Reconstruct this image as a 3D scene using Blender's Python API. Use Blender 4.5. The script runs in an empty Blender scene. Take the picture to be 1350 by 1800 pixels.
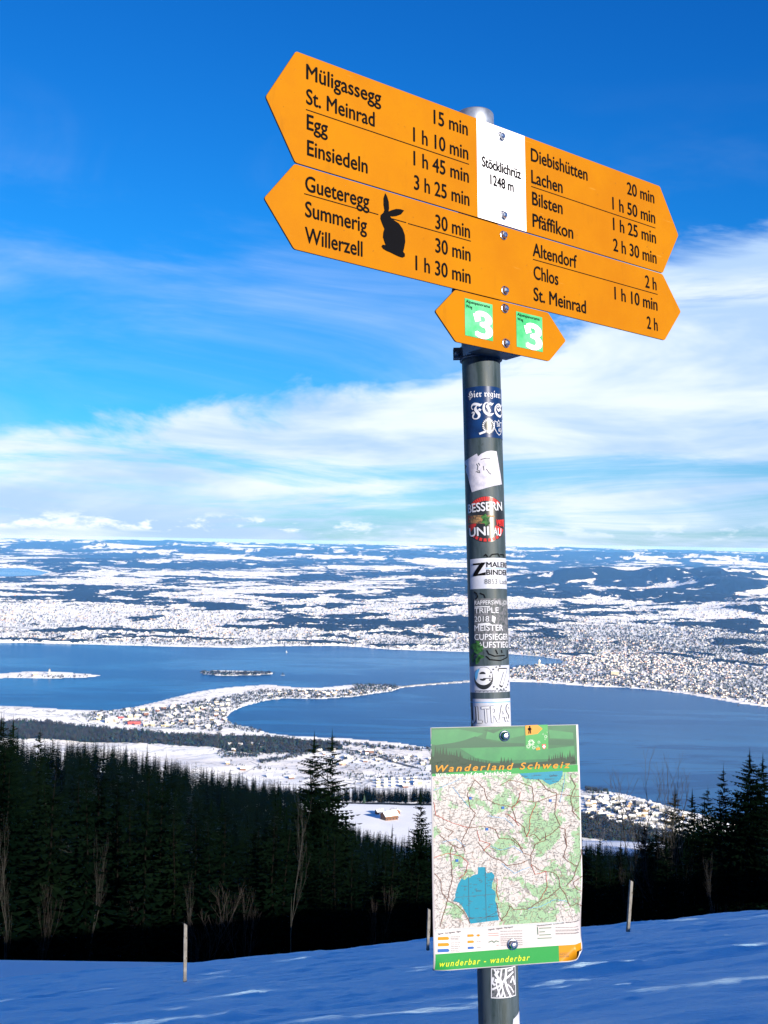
import bpy, bmesh, math, random
import numpy as np
from mathutils import Matrix, Vector, noise as mnoise

random.seed(7)
rng = np.random.default_rng(11)
R = math.radians
C = bpy.context.scene.collection
SC = bpy.context.scene

# ------------------------------------------------------------------ camera
F, CX, CY, HZ = 2000.0, 675.0, 900.0, 952.0        # focal length and centre of the 1350 x 1800 photograph
PITCH, ROLL, EYE = math.atan((HZ - CY) / F), R(1.0), 1.6
cam_d = bpy.data.cameras.new('camera')
cam = bpy.data.objects.new('camera', cam_d)
C.objects.link(cam)
cam_d.sensor_fit = 'VERTICAL'
cam_d.sensor_height = 24
cam_d.lens = 24 * F / 1800
cam_d.clip_start = 0.05
cam_d.clip_end = 250000
MC = Matrix.Translation((0, 0, EYE)) @ Matrix.Rotation(math.pi / 2 + PITCH, 4, 'X') @ Matrix.Rotation(ROLL, 4, 'Z')
cam.matrix_world = MC
SC.camera = cam

# ------------------------------------------------------------------ sun and sky
SUN_EL, SUN_AZ = R(16.6), R(33)      # azimuth: to the right of straight behind the camera
sun_d = bpy.data.lights.new('sun', 'SUN')
sun_d.energy = 4.8
sun_d.angle = R(0.55)
sun_d.color = (1.0, 0.91, 0.76)
sun = bpy.data.objects.new('sun', sun_d)
C.objects.link(sun)
SDIR = Vector((math.sin(SUN_AZ) * math.cos(SUN_EL), -math.cos(SUN_AZ) * math.cos(SUN_EL), math.sin(SUN_EL)))
sun.rotation_euler = SDIR.to_track_quat('Z', 'Y').to_euler()

SC.view_settings.view_transform = 'Standard'
SC.view_settings.look = 'None'
SC.view_settings.gamma = 1
SC.view_settings.exposure = 1.38
SC.view_settings.use_curve_mapping = False
SC.cycles.use_denoising = True
SC.cycles.max_bounces = 6
SC.cycles.volume_bounces = 1
SC.cycles.transparent_max_bounces = 8
SC.cycles.sample_clamp_indirect = 8
SC.cycles.caustics_reflective = False

world = bpy.data.worlds.new("World")
SC.world = world
world.use_nodes = True
wn = world.node_tree
wn.nodes.clear()


class G:
    """small helper round a node tree"""
    def __init__(s, nt): s.nt = nt
    def n(s, t, **k):
        nd = s.nt.nodes.new(t)
        for a, b in k.items(): setattr(nd, a, b)
        return nd
    def l(s, a, b): s.nt.links.new(a, b)
    def inp(s, nd, key, v):
        if isinstance(v, bpy.types.NodeSocket): s.l(v, nd.inputs[key])
        elif v is not None: nd.inputs[key].default_value = v
    def m(s, op, a, b=None, c=None, clamp=False):
        nd = s.n('ShaderNodeMath', operation=op, use_clamp=clamp)
        s.inp(nd, 0, a); s.inp(nd, 1, b); s.inp(nd, 2, c)
        return nd.outputs[0]
    def noise(s, vec, scale, detail=4, rough=.55, dist=0.0, col=False):
        nd = s.n('ShaderNodeTexNoise')
        s.inp(nd, 'Vector', vec); s.inp(nd, 'Scale', scale); s.inp(nd, 'Detail', detail)
        s.inp(nd, 'Roughness', rough); s.inp(nd, 'Distortion', dist)
        return nd.outputs['Color' if col else 'Fac']
    def ramp(s, v, lo, hi, a=0.0, b=1.0, smooth=True):
        nd = s.n('ShaderNodeMapRange', interpolation_type='SMOOTHSTEP' if smooth else 'LINEAR')
        s.inp(nd, 0, v); s.inp(nd, 1, lo); s.inp(nd, 2, hi); s.inp(nd, 3, a); s.inp(nd, 4, b)
        return nd.outputs[0]
    def mix(s, f, a, b, mode='MIX'):
        nd = s.n('ShaderNodeMix', data_type='RGBA', blend_type=mode)
        s.inp(nd, 0, f)
        s.inp(nd, 6, (*a, 1) if isinstance(a, tuple) and len(a) == 3 else a)
        s.inp(nd, 7, (*b, 1) if isinstance(b, tuple) and len(b) == 3 else b)
        return nd.outputs[2]
    def mapping(s, vec, loc=(0, 0, 0), rot=(0, 0, 0), sc=(1, 1, 1)):
        nd = s.n('ShaderNodeMapping')
        s.inp(nd, 'Vector', vec)
        nd.inputs['Location'].default_value = loc
        nd.inputs['Rotation'].default_value = rot
        nd.inputs['Scale'].default_value = sc
        return nd.outputs[0]
    def xyz(s, x, y, z):
        nd = s.n('ShaderNodeCombineXYZ')
        s.inp(nd, 0, x); s.inp(nd, 1, y); s.inp(nd, 2, z)
        return nd.outputs[0]


g = G(wn)
tc = g.n('ShaderNodeTexCoord')
sky = g.n('ShaderNodeTexSky', sky_type='NISHITA')
sky.sun_disc = False
sky.sun_elevation = SUN_EL
sky.sun_rotation = math.pi - SUN_AZ
sky.altitude = 1250
sky.air_density = 1.0
sky.dust_density = 0.6
sky.ozone_density = 3.0
sep = g.n('ShaderNodeSeparateXYZ')
g.l(tc.outputs['Generated'], sep.inputs[0])
sx, sy, sz = sep.outputs
azi = g.m('ARCTAN2', sx, sy)                         # 0 ahead, + to the right
hor = g.m('SQRT', g.m('ADD', g.m('MULTIPLY', sx, sx), g.m('MULTIPLY', sy, sy)))
elv = g.m('DIVIDE', sz, g.m('MAXIMUM', hor, 0.02))   # tangent of elevation
# deep winter blue: the clear sky made more saturated and darker with height
sepc = g.n('ShaderNodeSeparateColor')
g.l(sky.outputs[0], sepc.inputs[0])
SKYS = dict(r=(0.24, 1.9), g=(0.60, 1.27), b=(0.80, 0.97))
hi_ = g.ramp(elv, 0.0, 0.42, 1.0, 0.0)
cc = g.n('ShaderNodeCombineColor')
for i, k in enumerate('rgb'):
    mul, pw = SKYS[k]
    v = g.m('MULTIPLY', g.m('POWER', g.m('MULTIPLY', sepc.outputs[i], 0.1), pw), mul * 10)
    g.l(v, cc.inputs[i])
clear = g.mix(1.0, cc.outputs[0], g.xyz(g.ramp(elv, 0.0, 0.30, 0.95, 0.85), g.ramp(elv, 0.0, 0.30, 0.66, 0.84), g.ramp(elv, 0.0, 0.30, 0.62, 0.80)), 'MULTIPLY')
# clouds, laid out by azimuth and height over the horizon
wob = g.noise(g.xyz(g.m('MULTIPLY', azi, 5.0), g.m('MULTIPLY', elv, 13.0), 0.3), 1.0, 6, .6, 0.5)
wob = g.m('SUBTRACT', wob, 0.5)
top_line = g.m('ADD', g.m('MULTIPLY', g.m('SINE', g.m('MULTIPLY', azi, 2.0)), 0.19), 0.150)
top_line = g.m('ADD', top_line, g.ramp(azi, 0.02, -0.28, 0.0, 0.05))
top_line = g.m('ADD', top_line, g.m('MULTIPLY', wob, 0.19))
bank = g.ramp(g.m('SUBTRACT', top_line, elv), -0.006, 0.035)
st = g.xyz(g.m('MULTIPLY', g.m('ADD', azi, g.m('MULTIPLY', elv, -1.2)), 3.2), g.m('MULTIPLY', elv, 26.0), 1.7)
streak = g.noise(st, 1.0, 7, .62, 0.6)
low_gap = g.m('MULTIPLY', g.ramp(elv, 0.095, 0.07), g.ramp(elv, 0.0, 0.05, 0.35, 1.0))
gap = g.m('MULTIPLY', low_gap, g.ramp(azi, -0.30, 0.12, 0.35, 1.0))
dens = g.m('MULTIPLY', bank, g.ramp(g.m('SUBTRACT', streak, g.m('MULTIPLY', gap, 0.22)), 0.22, 0.47, 0.24, 0.96))
# thin high veils on the clear side
veil = g.noise(g.xyz(g.m('MULTIPLY', g.m('ADD', azi, g.m('MULTIPLY', elv, 1.1)), 2.2), g.m('MULTIPLY', elv, 7.5), 5.1), 1.0, 6, .6, 0.8)
veil = g.m('MULTIPLY', g.ramp(veil, 0.42, 0.78, 0.0, 0.34), g.ramp(elv, 0.42, 0.16))
dens = g.m('MAXIMUM', dens, veil)
# small cumulus row low over the horizon
cu = g.noise(g.xyz(g.m('MULTIPLY', azi, 26.0), g.m('MULTIPLY', elv, 70.0), 2.2), 1.0, 5, .6, 0.2)
cum = g.m('MULTIPLY', g.ramp(cu, 0.5, 0.62), g.m('MULTIPLY', g.ramp(elv, 0.004, 0.009), g.ramp(elv, 0.026, 0.012)))
cum = g.m('MULTIPLY', cum, g.ramp(azi, -0.08, 0.02, 1.0, 0.45))
cloud_shade = g.noise(g.xyz(g.m('MULTIPLY', azi, 4.0), g.m('MULTIPLY', elv, 17.0), 9.0), 1.0, 5, .55, 0.4)
cloud_col = g.mix(g.ramp(cloud_shade, 0.35, 0.65), (2.0, 2.8, 4.0), (3.7, 4.05, 4.85))
skyc = g.mix(dens, clear, cloud_col)
skyc = g.mix(cum, skyc, (4.0, 4.3, 5.0))
bg = g.n('ShaderNodeBackground')
g.l(skyc, bg.inputs[0])
bg.inputs[1].default_value = 0.1
wo = g.n('ShaderNodeOutputWorld')
g.l(bg.outputs[0], wo.inputs[0])


# ------------------------------------------------------------------ helpers
def mat(name, col, rough=.7, metal=0.0, var=None, vscale=5.0, bump=0.0, bscale=20.0, spec=None, build=None, coords='Object'):
    """plain procedural material: base colour, a second colour mixed in by noise, and a noise bump"""
    m = bpy.data.materials.new(name)
    m.use_nodes = True
    q = G(m.node_tree)
    bs = m.node_tree.nodes['Principled BSDF']
    bs.inputs['Base Color'].default_value = (*col, 1)
    bs.inputs['Roughness'].default_value = rough
    bs.inputs['Metallic'].default_value = metal
    if spec is not None: bs.inputs['Specular IOR Level'].default_value = spec
    t = q.n('ShaderNodeTexCoord').outputs[coords]
    if var is not None:
        f = q.ramp(q.noise(t, vscale, 5, .6), .35, .65)
        q.l(q.mix(f, col, var), bs.inputs['Base Color'])
    if bump:
        b = q.n('ShaderNodeBump')
        b.inputs['Strength'].default_value = bump
        q.l(q.noise(t, bscale, 4), b.inputs['Height'])
        q.l(b.outputs[0], bs.inputs['Normal'])
    if build: build(q, bs, t)
    return m


def tag(o, label=None, cat=None, group=None, kind=None):
    if label: o['label'] = label
    if cat: o['category'] = cat
    if group: o['group'] = group
    if kind: o['kind'] = kind
    return o


WM = {}          # world matrices of the objects placed so far


def put(name, data, parent=None, mw=None, mats=None):
    """link an object; mw is its world matrix (its parent's if not given)"""
    o = bpy.data.objects.new(name, data)
    C.objects.link(o)
    if mw is None: mw = WM[parent.name].copy() if parent else Matrix()
    if parent is not None:
        o.parent = parent
        o.matrix_basis = WM[parent.name].inverted() @ mw
    else:
        o.matrix_basis = mw
    WM[o.name] = mw.copy()
    if mats is not None:
        for m in (mats if isinstance(mats, (list, tuple)) else [mats]): data.materials.append(m)
    return o


def empty(name, mw):
    o = put(name, None, None, mw)
    o.empty_display_size = .2
    return o


def mesh_np(name, verts, faces, smooth=False, mi=None):
    """mesh from arrays: faces is (n,3) or (n,4) or a list of such arrays"""
    me = bpy.data.meshes.new(name)
    if not isinstance(faces, list): faces = [faces]
    faces = [np.asarray(f, dtype=np.int32) for f in faces if len(f)]
    verts = np.asarray(verts, dtype=np.float32)
    me.vertices.add(len(verts))
    me.vertices.foreach_set('co', verts.ravel())
    tot = np.concatenate([np.full(len(f), f.shape[1], np.int32) for f in faces])
    idx = np.concatenate([f.ravel() for f in faces])
    me.loops.add(len(idx))
    me.loops.foreach_set('vertex_index', idx)
    me.polygons.add(len(tot))
    st_ = np.concatenate([[0], np.cumsum(tot)[:-1]]).astype(np.int32)
    me.polygons.foreach_set('loop_start', st_)
    me.polygons.foreach_set('loop_total', tot)
    if mi is not None: me.polygons.foreach_set('material_index', np.asarray(mi, np.int32))
    if smooth: me.polygons.foreach_set('use_smooth', np.ones(len(tot), bool))
    me.update(calc_edges=True)
    return me


def bm_mesh(name, bm, smooth=False):
    me = bpy.data.meshes.new(name)
    bm.normal_update()
    bm.to_mesh(me)
    bm.free()
    if smooth:
        for p in me.polygons: p.use_smooth = True
    return me


def box(bm, x0, x1, y0, y1, z0, z1, mi=0):
    v = [bm.verts.new(p) for p in ((x0, y0, z0), (x1, y0, z0), (x1, y1, z0), (x0, y1, z0), (x0, y0, z1), (x1, y0, z1), (x1, y1, z1), (x0, y1, z1))]
    for f in ((3, 2, 1, 0), (4, 5, 6, 7), (0, 1, 5, 4), (1, 2, 6, 5), (2, 3, 7, 6), (3, 0, 4, 7)):
        bm.faces.new([v[i] for i in f]).material_index = mi
    return v


def lathe(bm, prof, n=24, mi=0):
    """profile of (radius, z) turned about z"""
    rings = []
    for r, z in prof:
        rings.append([bm.verts.new((r * math.cos(2 * math.pi * k / n), r * math.sin(2 * math.pi * k / n), z)) for k in range(n)] if r > 1e-6 else [bm.verts.new((0, 0, z))])
    for a, b in zip(rings, rings[1:]):
        for k in range(n):
            j = (k + 1) % n
            if len(a) == 1 and len(b) == 1: continue
            vs = [a[k], a[j], b[j], b[k]] if len(a) > 1 and len(b) > 1 else ([a[0], b[j], b[k]] if len(a) == 1 else [a[k], a[j], b[0]])
            bm.faces.new(vs).material_index = mi


def c2w(c):
    """photograph frame (x right, y down, z forward, metres) -> world"""
    return MC @ Vector((c[0], -c[1], -c[2]))


def frame_from(cR, ct):
    """4x4 world matrix of a plane measured in the photograph frame: columns u, v, n and origin"""
    rot = MC.to_3x3()
    cols = [rot @ Vector((cR[0][j], -cR[1][j], -cR[2][j])) for j in range(3)]
    m = Matrix.Identity(4)
    for j in range(3):
        for i in range(3): m[i][j] = cols[j][i]
    m.translation = c2w(ct)
    return m


# numpy gradient noise --------------------------------------------------
def _h(ix, iy, s):
    n = (ix.astype(np.int64) * 374761393 + iy.astype(np.int64) * 668265263 + s * 982451653) & 0xffffffff
    n = ((n ^ (n >> 13)) * 1274126177) & 0xffffffff
    return ((n ^ (n >> 16)) & 0xffff) / 65535.0


def vnoise(x, y, s=0):
    x = np.asarray(x, float); y = np.asarray(y, float)
    ix = np.floor(x); iy = np.floor(y)
    fx = x - ix; fy = y - iy
    def gr(jx, jy, dx, dy):
        a = _h(jx, jy, s) * 2 * np.pi
        return np.cos(a) * dx + np.sin(a) * dy
    u = fx ** 3 * (fx * (fx * 6 - 15) + 10); v = fy ** 3 * (fy * (fy * 6 - 15) + 10)
    a = gr(ix, iy, fx, fy); b = gr(ix + 1, iy, fx - 1, fy)
    c = gr(ix, iy + 1, fx, fy - 1); d = gr(ix + 1, iy + 1, fx - 1, fy - 1)
    return ((a * (1 - u) + b * u) * (1 - v) + (c * (1 - u) + d * u) * v) * 1.5


def fbm(x, y, s=0, o=4, g_=.5, l=2.03):
    t = 0; a = 1; n = 0
    for i in range(o):
        t = t + a * vnoise(x * l ** i + 17.3 * i, y * l ** i - 9.1 * i, s + i)
        n += a; a *= g_
    return t / n


def sstep(x, a, b):
    t = np.clip((x - a) / (b - a), 0, 1)
    return t * t * (3 - 2 * t)


# ------------------------------------------------------------------ terrain heights
LAKE = -840.0
PY = [20, 35, 60, 100, 160, 250, 400, 600, 800, 900, 1000, 1150, 1400, 2000, 3000, 3400, 3800, 4300, 4700, 5200, 6000]
PZ = [-6.0, -11.5, -27.5, -50, -73, -102, -145, -190, -232, -247, -255, -267, -330, -500, -738, -785, -802, -825, -836, -838, -838]
QZ = [-6.0, -11.5, -27.5, -50, -73, -102, -145, -190, -228, -246, -262, -330, -395, -565, -800, -822, -836, -838, -838, -838, -838]
PZ = [z + (.006 * y if y < 3200 else 0) for y, z in zip(PY, PZ)]
QZ = [z + (.006 * y if y < 2500 else 0) for y, z in zip(PY, QZ)]
SX = [0, 200, 300, 400, 520, 600, 690]
ST_ = [(1290 - 940) / F, (1297 - 944) / F, (1325 - 945) / F, (1352 - 947) / F, (1378 - 949) / F, (1432 - 951) / F, .262]


def ray(px, py):
    """direction from the camera through a point of the photograph, y = 1"""
    d = MC.to_3x3() @ Vector(((px - CX) / F, -(py - CY) / F, -1))
    return d.x / d.y, d.z / d.y


def on_plane(px, py, z=LAKE):
    a, t = ray(px, py)
    d = (z - EYE) / t
    return a * d, d


def poly_w(pts, z=LAKE): return np.array([on_plane(x, y, z) for x, y in pts])


def sdist(x, y, poly):
    """signed distance to a polygon, + inside"""
    d = np.full(x.shape, 1e18); ins = np.zeros(x.shape, bool)
    n = len(poly)
    for i in range(n):
        ax, ay = poly[i]; bx, by = poly[(i + 1) % n]
        ex, ey = bx - ax, by - ay
        t = np.clip(((x - ax) * ex + (y - ay) * ey) / (ex * ex + ey * ey + 1e-9), 0, 1)
        d = np.minimum(d, (x - ax - t * ex) ** 2 + (y - ay - t * ey) ** 2)
        c = ((ay > y) != (by > y))
        with np.errstate(divide='ignore', invalid='ignore'):
            ins ^= c & (x < ex * (y - ay) / (ey if ey else 1e-9) + ax)
    return np.where(ins, 1, -1) * np.sqrt(d)


NORTH = poly_w([(-500, 1118), (-200, 1124), (0, 1129), (100, 1131), (200, 1134), (320, 1137), (420, 1139), (480, 1136), (600, 1135), (690, 1142), (760, 1144),
                (830, 1146), (900, 1150), (950, 1154), (985, 1160), (990, 1165), (975, 1169), (930, 1170), (905, 1173), (890, 1180), (880, 1186), (820, 1196), (760, 1201),
                (704, 1206), (660, 1203), (620, 1203), (560, 1209), (520, 1208), (470, 1203), (400, 1208), (350, 1215), (300, 1227), (265, 1236), (230, 1244), (180, 1249),
                (120, 1247), (60, 1243), (0, 1240), (-200, 1236), (-500, 1230)])
SOUTH = poly_w([(706, 1209), (760, 1204), (830, 1199), (895, 1198), (950, 1200), (1000, 1204), (1050, 1208), (1100, 1209), (1160, 1214), (1200, 1219), (1250, 1228), (1300, 1237),
                (1350, 1243), (1450, 1262), (1700, 1300), (1700, 1560), (1450, 1500), (1350, 1468), (1260, 1438), (1200, 1424), (1150, 1410), (1100, 1396), (1060, 1390), (1010, 1385),
                (900, 1350), (830, 1330), (755, 1314), (700, 1305), (600, 1297), (520, 1294), (475, 1289), (440, 1278), (412, 1273), (398, 1262), (406, 1252),
                (430, 1241), (470, 1231), (500, 1228), (560, 1229), (620, 1225), (660, 1219), (690, 1215)])
ISLE1 = poly_w([(-40, 1188), (10, 1183), (50, 1180), (110, 1181), (160, 1185), (182, 1188), (150, 1191), (80, 1193), (20, 1192), (-30, 1193)])
ISLE2 = poly_w([(350, 1181), (380, 1178), (430, 1179), (470, 1181), (487, 1184), (450, 1187), (390, 1188), (356, 1185)])
FARLAKES = [poly_w([(-200, 1002), (-50, 1000), (40, 1000), (88, 1008), (60, 1017), (0, 1018), (-200, 1020)]),
            poly_w([(697, 1008), (760, 1010), (812, 1013), (808, 1017), (740, 1016), (700, 1012)])]
ALL_PTS = None


def water(x, y):
    """signed distance to open water, + in the water"""
    a = np.maximum(sdist(x, y, NORTH), sdist(x, y, SOUTH))
    i = np.maximum(sdist(x, y, ISLE1), sdist(x, y, ISLE2))
    a = np.minimum(a, -i)
    for p in FARLAKES: a = np.maximum(a, sdist(x, y, p))
    return a


RIDGES = [  # px, distance, height above the lake, half width across, half depth
    (1240, 21500, 340, 1000, 1300), (1300, 19500, 250, 900, 900), (1110, 22500, 270, 1300, 1300), (985, 22500, 210, 1100, 1000), (1180, 17000, 120, 1300, 900),
    (930, 17000, 60, 1400, 900), (1340, 24000, 330, 2500, 1500), (760, 25000, 110, 1600, 1500), (560, 19000, 40, 1400, 900),
    (1400, 15000, 170, 1300, 1500), (520, 46000, 240, 6500, 3000), (260, 33000, 100, 3500, 2500), (820, 49000, 220, 5500, 3000), (250, 66000, 160, 9000, 4000), (900, 70000, 120, 12000, 4000),
    (150, 52000, 230, 9000, 3000), (1150, 52000, 260, 8000, 4000), (60, 16500, 30, 900, 700)]


def H(x, y, relief=True):
    """ground height"""
    x = np.asarray(x, float); y = np.asarray(y, float)
    a = x / np.maximum(y, 1)
    w = sstep(a, .06, .17)
    z = np.interp(y, PY, PZ) * (1 - w) + np.interp(y, PY, QZ) * w
    near = -.288 * y + .106 * x - .02 * np.maximum(y - 23, 0) ** 2 * .5
    z = np.where(y < 27, near, z)
    m = sstep(y, 27, 36)
    zz = -.288 * y + .106 * x - .02 * np.maximum(np.minimum(y, 40) - 23, 0) ** 2 * .5
    z = np.where((y >= 27) & (y < 36), zz * (1 - m) + z * m, z)
    # spur on the left that carries the high forest
    pxs = CX + a * F
    tgt = -np.interp(pxs, SX, ST_) * 500 + EYE - 18
    bump = np.exp(-((y - 500) / 150) ** 2) * np.maximum(tgt + 168, 0) * (pxs < 700)
    z = z + bump
    z = z + np.where(y > 40, 1.2 * fbm(x / 45, y / 45, 3, 2) * sstep(y, 40, 80), 0) + np.where(y > 1200, 13 * fbm(x / 380, y / 380, 5, 3), 0) * sstep(y, 1200, 1500) * (y < 6000)
    if relief:
        f = sstep(y, 9200, 15000)
        roll = fbm(x / 3200, y / 3000, 21, 4)
        rise = np.interp(y, [6000, 9000, 14000, 22000, 32000, 48000, 62000, 80000], [0, 4, 30, 70, 110, 240, 470, 640])
        far = LAKE + 2 + rise + f * roll * np.interp(y, [9000, 14000, 30000, 80000], [25, 55, 90, 80]) + 10 * sstep(y, 8900, 9600) * np.maximum(fbm(x / 900, y / 900, 31, 3), -.1)
        for px, d, h, wx, wy in RIDGES:
            cx = (px - CX) / F * d
            far = far + h * np.exp(-((x - cx) / wx) ** 2 - ((y - d) / wy) ** 2) * (.85 + .5 * fbm(x / 1500, y / 1500, 40, 3))
        z = np.where(y > 6000, far, z)
    return z


# forests of the lowland: ellipses traced on the photograph (x, y, half width, half height)
FE = [(222, 1107, 158, 5), (130, 1049, 60, 8), (233, 1047, 33, 6), (150, 1038, 110, 5), (320, 1024, 24, 5), (355, 1023, 22, 4), (250, 1086, 35, 6), (390, 1069, 55, 5),
      (10, 1023, 35, 5), (65, 1027, 22, 4), (200, 985, 100, 4), (240, 972, 85, 5), (330, 1001, 200, 4), (575, 1022, 58, 7), (560, 1011, 60, 5), (500, 1001, 80, 4), (502, 1050, 68, 6),
      (637, 1053, 62, 6), (465, 1060, 11, 4), (510, 1068, 25, 5), (587, 1068, 43, 6), (760, 1068, 45, 8), (500, 1094, 28, 12), (440, 1105, 42, 5), (626, 1096, 21, 6), (555, 1118, 28, 5),
      (612, 1120, 22, 5), (743, 1116, 27, 7), (690, 1115, 27, 4), (760, 1050, 28, 5), (780, 1034, 40, 7), (690, 995, 22, 4), (930, 1043, 55, 6), (1010, 1041, 50, 5), (1090, 1046, 60, 5),
      (1180, 1053, 70, 6), (1205, 1029, 95, 7), (1280, 1053, 20, 3), (1250, 1101, 105, 9), (1330, 1100, 60, 9), (1130, 1094, 26, 4), (918, 1086, 30, 5), (920, 1099, 25, 5), (964, 1096, 15, 4),
      (996, 1064, 16, 4), (1175, 1063, 45, 3), (1285, 1128, 50, 6), (1310, 1141, 25, 6), (1164, 1150, 32, 5), (1247, 1148, 27, 4), (1263, 1162, 38, 5), (1185, 1078, 22, 3),
      (1000, 990, 80, 5), (1100, 988, 60, 5), (1250, 992, 90, 10), (1330, 1042, 40, 5), (940, 1000, 60, 3), (1100, 1012, 100, 3), (640, 984, 150, 4), (390, 1022, 40, 3), (60, 1055, 60, 4),
      (300, 1120, 120, 2), (540, 1129, 60, 2), (60, 1122, 90, 2), (700, 1133, 80, 2), (1040, 1150, 50, 3)]
BELT = poly_w([(-200, 1258), (0, 1264), (60, 1264), (150, 1272), (230, 1280), (300, 1286), (400, 1289), (470, 1292), (545, 1298), (600, 1304), (600, 1314), (520, 1322), (440, 1322),
               (400, 1320), (380, 1313), (300, 1305), (220, 1302), (100, 1296), (0, 1294), (-200, 1294)], -826)


def forest(x, y):
    """forest cover of the lowland, > 0 where wood stands"""
    x, y, x_0, y_0 = x + 260 * vnoise(x / 700, y / 700, 141) + 90 * vnoise(x / 200, y / 200, 143), y + 300 * vnoise(x / 800, y / 800, 142) + 110 * vnoise(x / 220, y / 220, 144), x, y
    n1 = fbm(x / np.interp(y, [9000, 30000], [520, 1400]), y / 620, 51, 5, .58)
    cover = n1 + .55 * vnoise(x / 3300, y / 3300, 60) - np.interp(y, [5000, 9000, 14000, 24000, 60000], [.40, .28, .15, .00, -.08])
    n2 = fbm(x / 420, y / 420, 55, 3)
    for ex, ey, rx, ry in FE:
        wx, wy = on_plane(ex, ey, LAKE + 20)
        a1 = on_plane(ex, ey + ry, LAKE + 20)[1]; a0 = on_plane(ex, ey - ry, LAKE + 20)[1]
        if a0 < 0: a0 = 70000
        ry_ = (a0 - a1) / 2; cy_ = (a0 + a1) / 2; rx_ = rx / F * wy
        cx_ = wx / wy * cy_
        q = 1 - np.sqrt(((x - cx_) / rx_) ** 2 + ((y - cy_) / ry_) ** 2)
        cover = np.maximum(cover, q * .8 - .12 + n2 * .9)
    for px, d, h, wx, wy in RIDGES[:6]:
        q = 1 - np.sqrt(((x - (px - CX) / F * d) / (wx * 1.15)) ** 2 + ((y - d) / (wy * 1.2)) ** 2)
        cover = np.maximum(cover, np.minimum(q, .35) + n2 * .7 - .1)
    cover = np.where(y < 8200, -1, cover)
    x, y = x_0, y_0
    b = sdist(x, y, BELT)
    cover = np.where(y < 6000, b / 60 + n2 * .9, cover)
    return cover


# ------------------------------------------------------------------ materials of the land
def snow_build(q, bs, t):
    geo = q.n('ShaderNodeNewGeometry').outputs['Position']
    mp = q.mapping(geo, rot=(0, 0, R(12)), sc=(.55, 2.2, 1))
    n1 = q.noise(mp, 1.6, 6, .6, .4)
    n2 = q.noise(q.mapping(geo, rot=(0, 0, R(8)), sc=(1, 3, 1)), 9.0, 5, .6)
    n3 = q.noise(geo, 90.0, 3, .6)
    b = q.n('ShaderNodeBump'); b.inputs['Strength'].default_value = .8; b.inputs['Distance'].default_value = .08
    q.l(q.m('ADD', q.m('ADD', q.m('MULTIPLY', n1, .5), q.m('MULTIPLY', n2, .35)), q.m('MULTIPLY', n3, .05)), b.inputs['Height'])
    q.l(b.outputs[0], bs.inputs['Normal'])
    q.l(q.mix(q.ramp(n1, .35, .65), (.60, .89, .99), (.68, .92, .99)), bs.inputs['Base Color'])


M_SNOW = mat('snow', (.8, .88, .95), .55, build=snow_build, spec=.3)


def land_build(q, bs, t):
    geo = q.n('ShaderNodeNewGeometry').outputs['Position']
    at = q.n('ShaderNodeAttribute', attribute_name='wood').outputs['Fac']
    sh = q.n('ShaderNodeAttribute', attribute_name='grow').outputs['Fac']
    nn = q.noise(geo, .02, 5, .65)
    f = q.ramp(q.m('ADD', at, q.m('ADD', q.m('MULTIPLY', q.m('SUBTRACT', nn, .5), .45), q.m('MULTIPLY', q.m('SUBTRACT', q.noise(geo, .0045, 4, .7), .5), .75))), -.03, .03)
    wood = q.mix(q.noise(geo, .015, 4, .7), (.006, .014, .024), (.020, .034, .040))
    field = q.noise(geo, .0025, 3, .5)
    snow = q.mix(q.ramp(field, .4, .62), (.95, .94, .93), (.88, .84, .81))
    # hedges, lanes and bare ground showing through
    sp = q.noise(q.mapping(geo, sc=(1, .6, 1)), .028, 5, .75)
    sp = q.m('MULTIPLY', q.ramp(sp, .53, .61), q.ramp(q.noise(geo, .0011, 3, .6), .40, .6, .25, .75))
    v = q.n('ShaderNodeTexVoronoi', feature='DISTANCE_TO_EDGE'); q.l(geo, v.inputs['Vector']); v.inputs['Scale'].default_value = .0042
    ln = q.m('MULTIPLY', q.ramp(v.outputs[0], .02, .008), .45)
    snow = q.mix(q.m('MAXIMUM', sp, ln), snow, (.10, .11, .12))
    c = q.mix(f, snow, wood)
    c = q.mix(sh, c, (.06, .065, .05))
    q.l(c, bs.inputs['Base Color'])
    b = q.n('ShaderNodeBump'); b.inputs['Strength'].default_value = .6; b.inputs['Distance'].default_value = 14
    q.l(q.m('MULTIPLY', q.noise(geo, .03, 4, .7), f), b.inputs['Height'])
    q.l(b.outputs[0], bs.inputs['Normal'])


M_LAND = mat('snowy_land', (.8, .8, .82), .8, build=land_build, spec=.1)


def hill_build(q, bs, t):
    geo = q.n('ShaderNodeNewGeometry').outputs['Position']
    at = q.n('ShaderNodeAttribute', attribute_name='wood').outputs['Fac']
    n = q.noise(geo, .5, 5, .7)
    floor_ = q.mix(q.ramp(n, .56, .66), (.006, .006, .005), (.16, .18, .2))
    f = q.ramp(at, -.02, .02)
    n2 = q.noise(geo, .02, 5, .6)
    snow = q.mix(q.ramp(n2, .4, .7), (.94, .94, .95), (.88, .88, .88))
    v = q.noise(geo, .07, 4, .8)
    snow = q.mix(q.m('MULTIPLY', q.ramp(v, .62, .7), .35), snow, (.14, .14, .12))
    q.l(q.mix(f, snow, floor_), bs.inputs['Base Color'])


M_HILL = mat('hill_ground', (.8, .8, .8), .85, build=hill_build, spec=.1)


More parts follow.
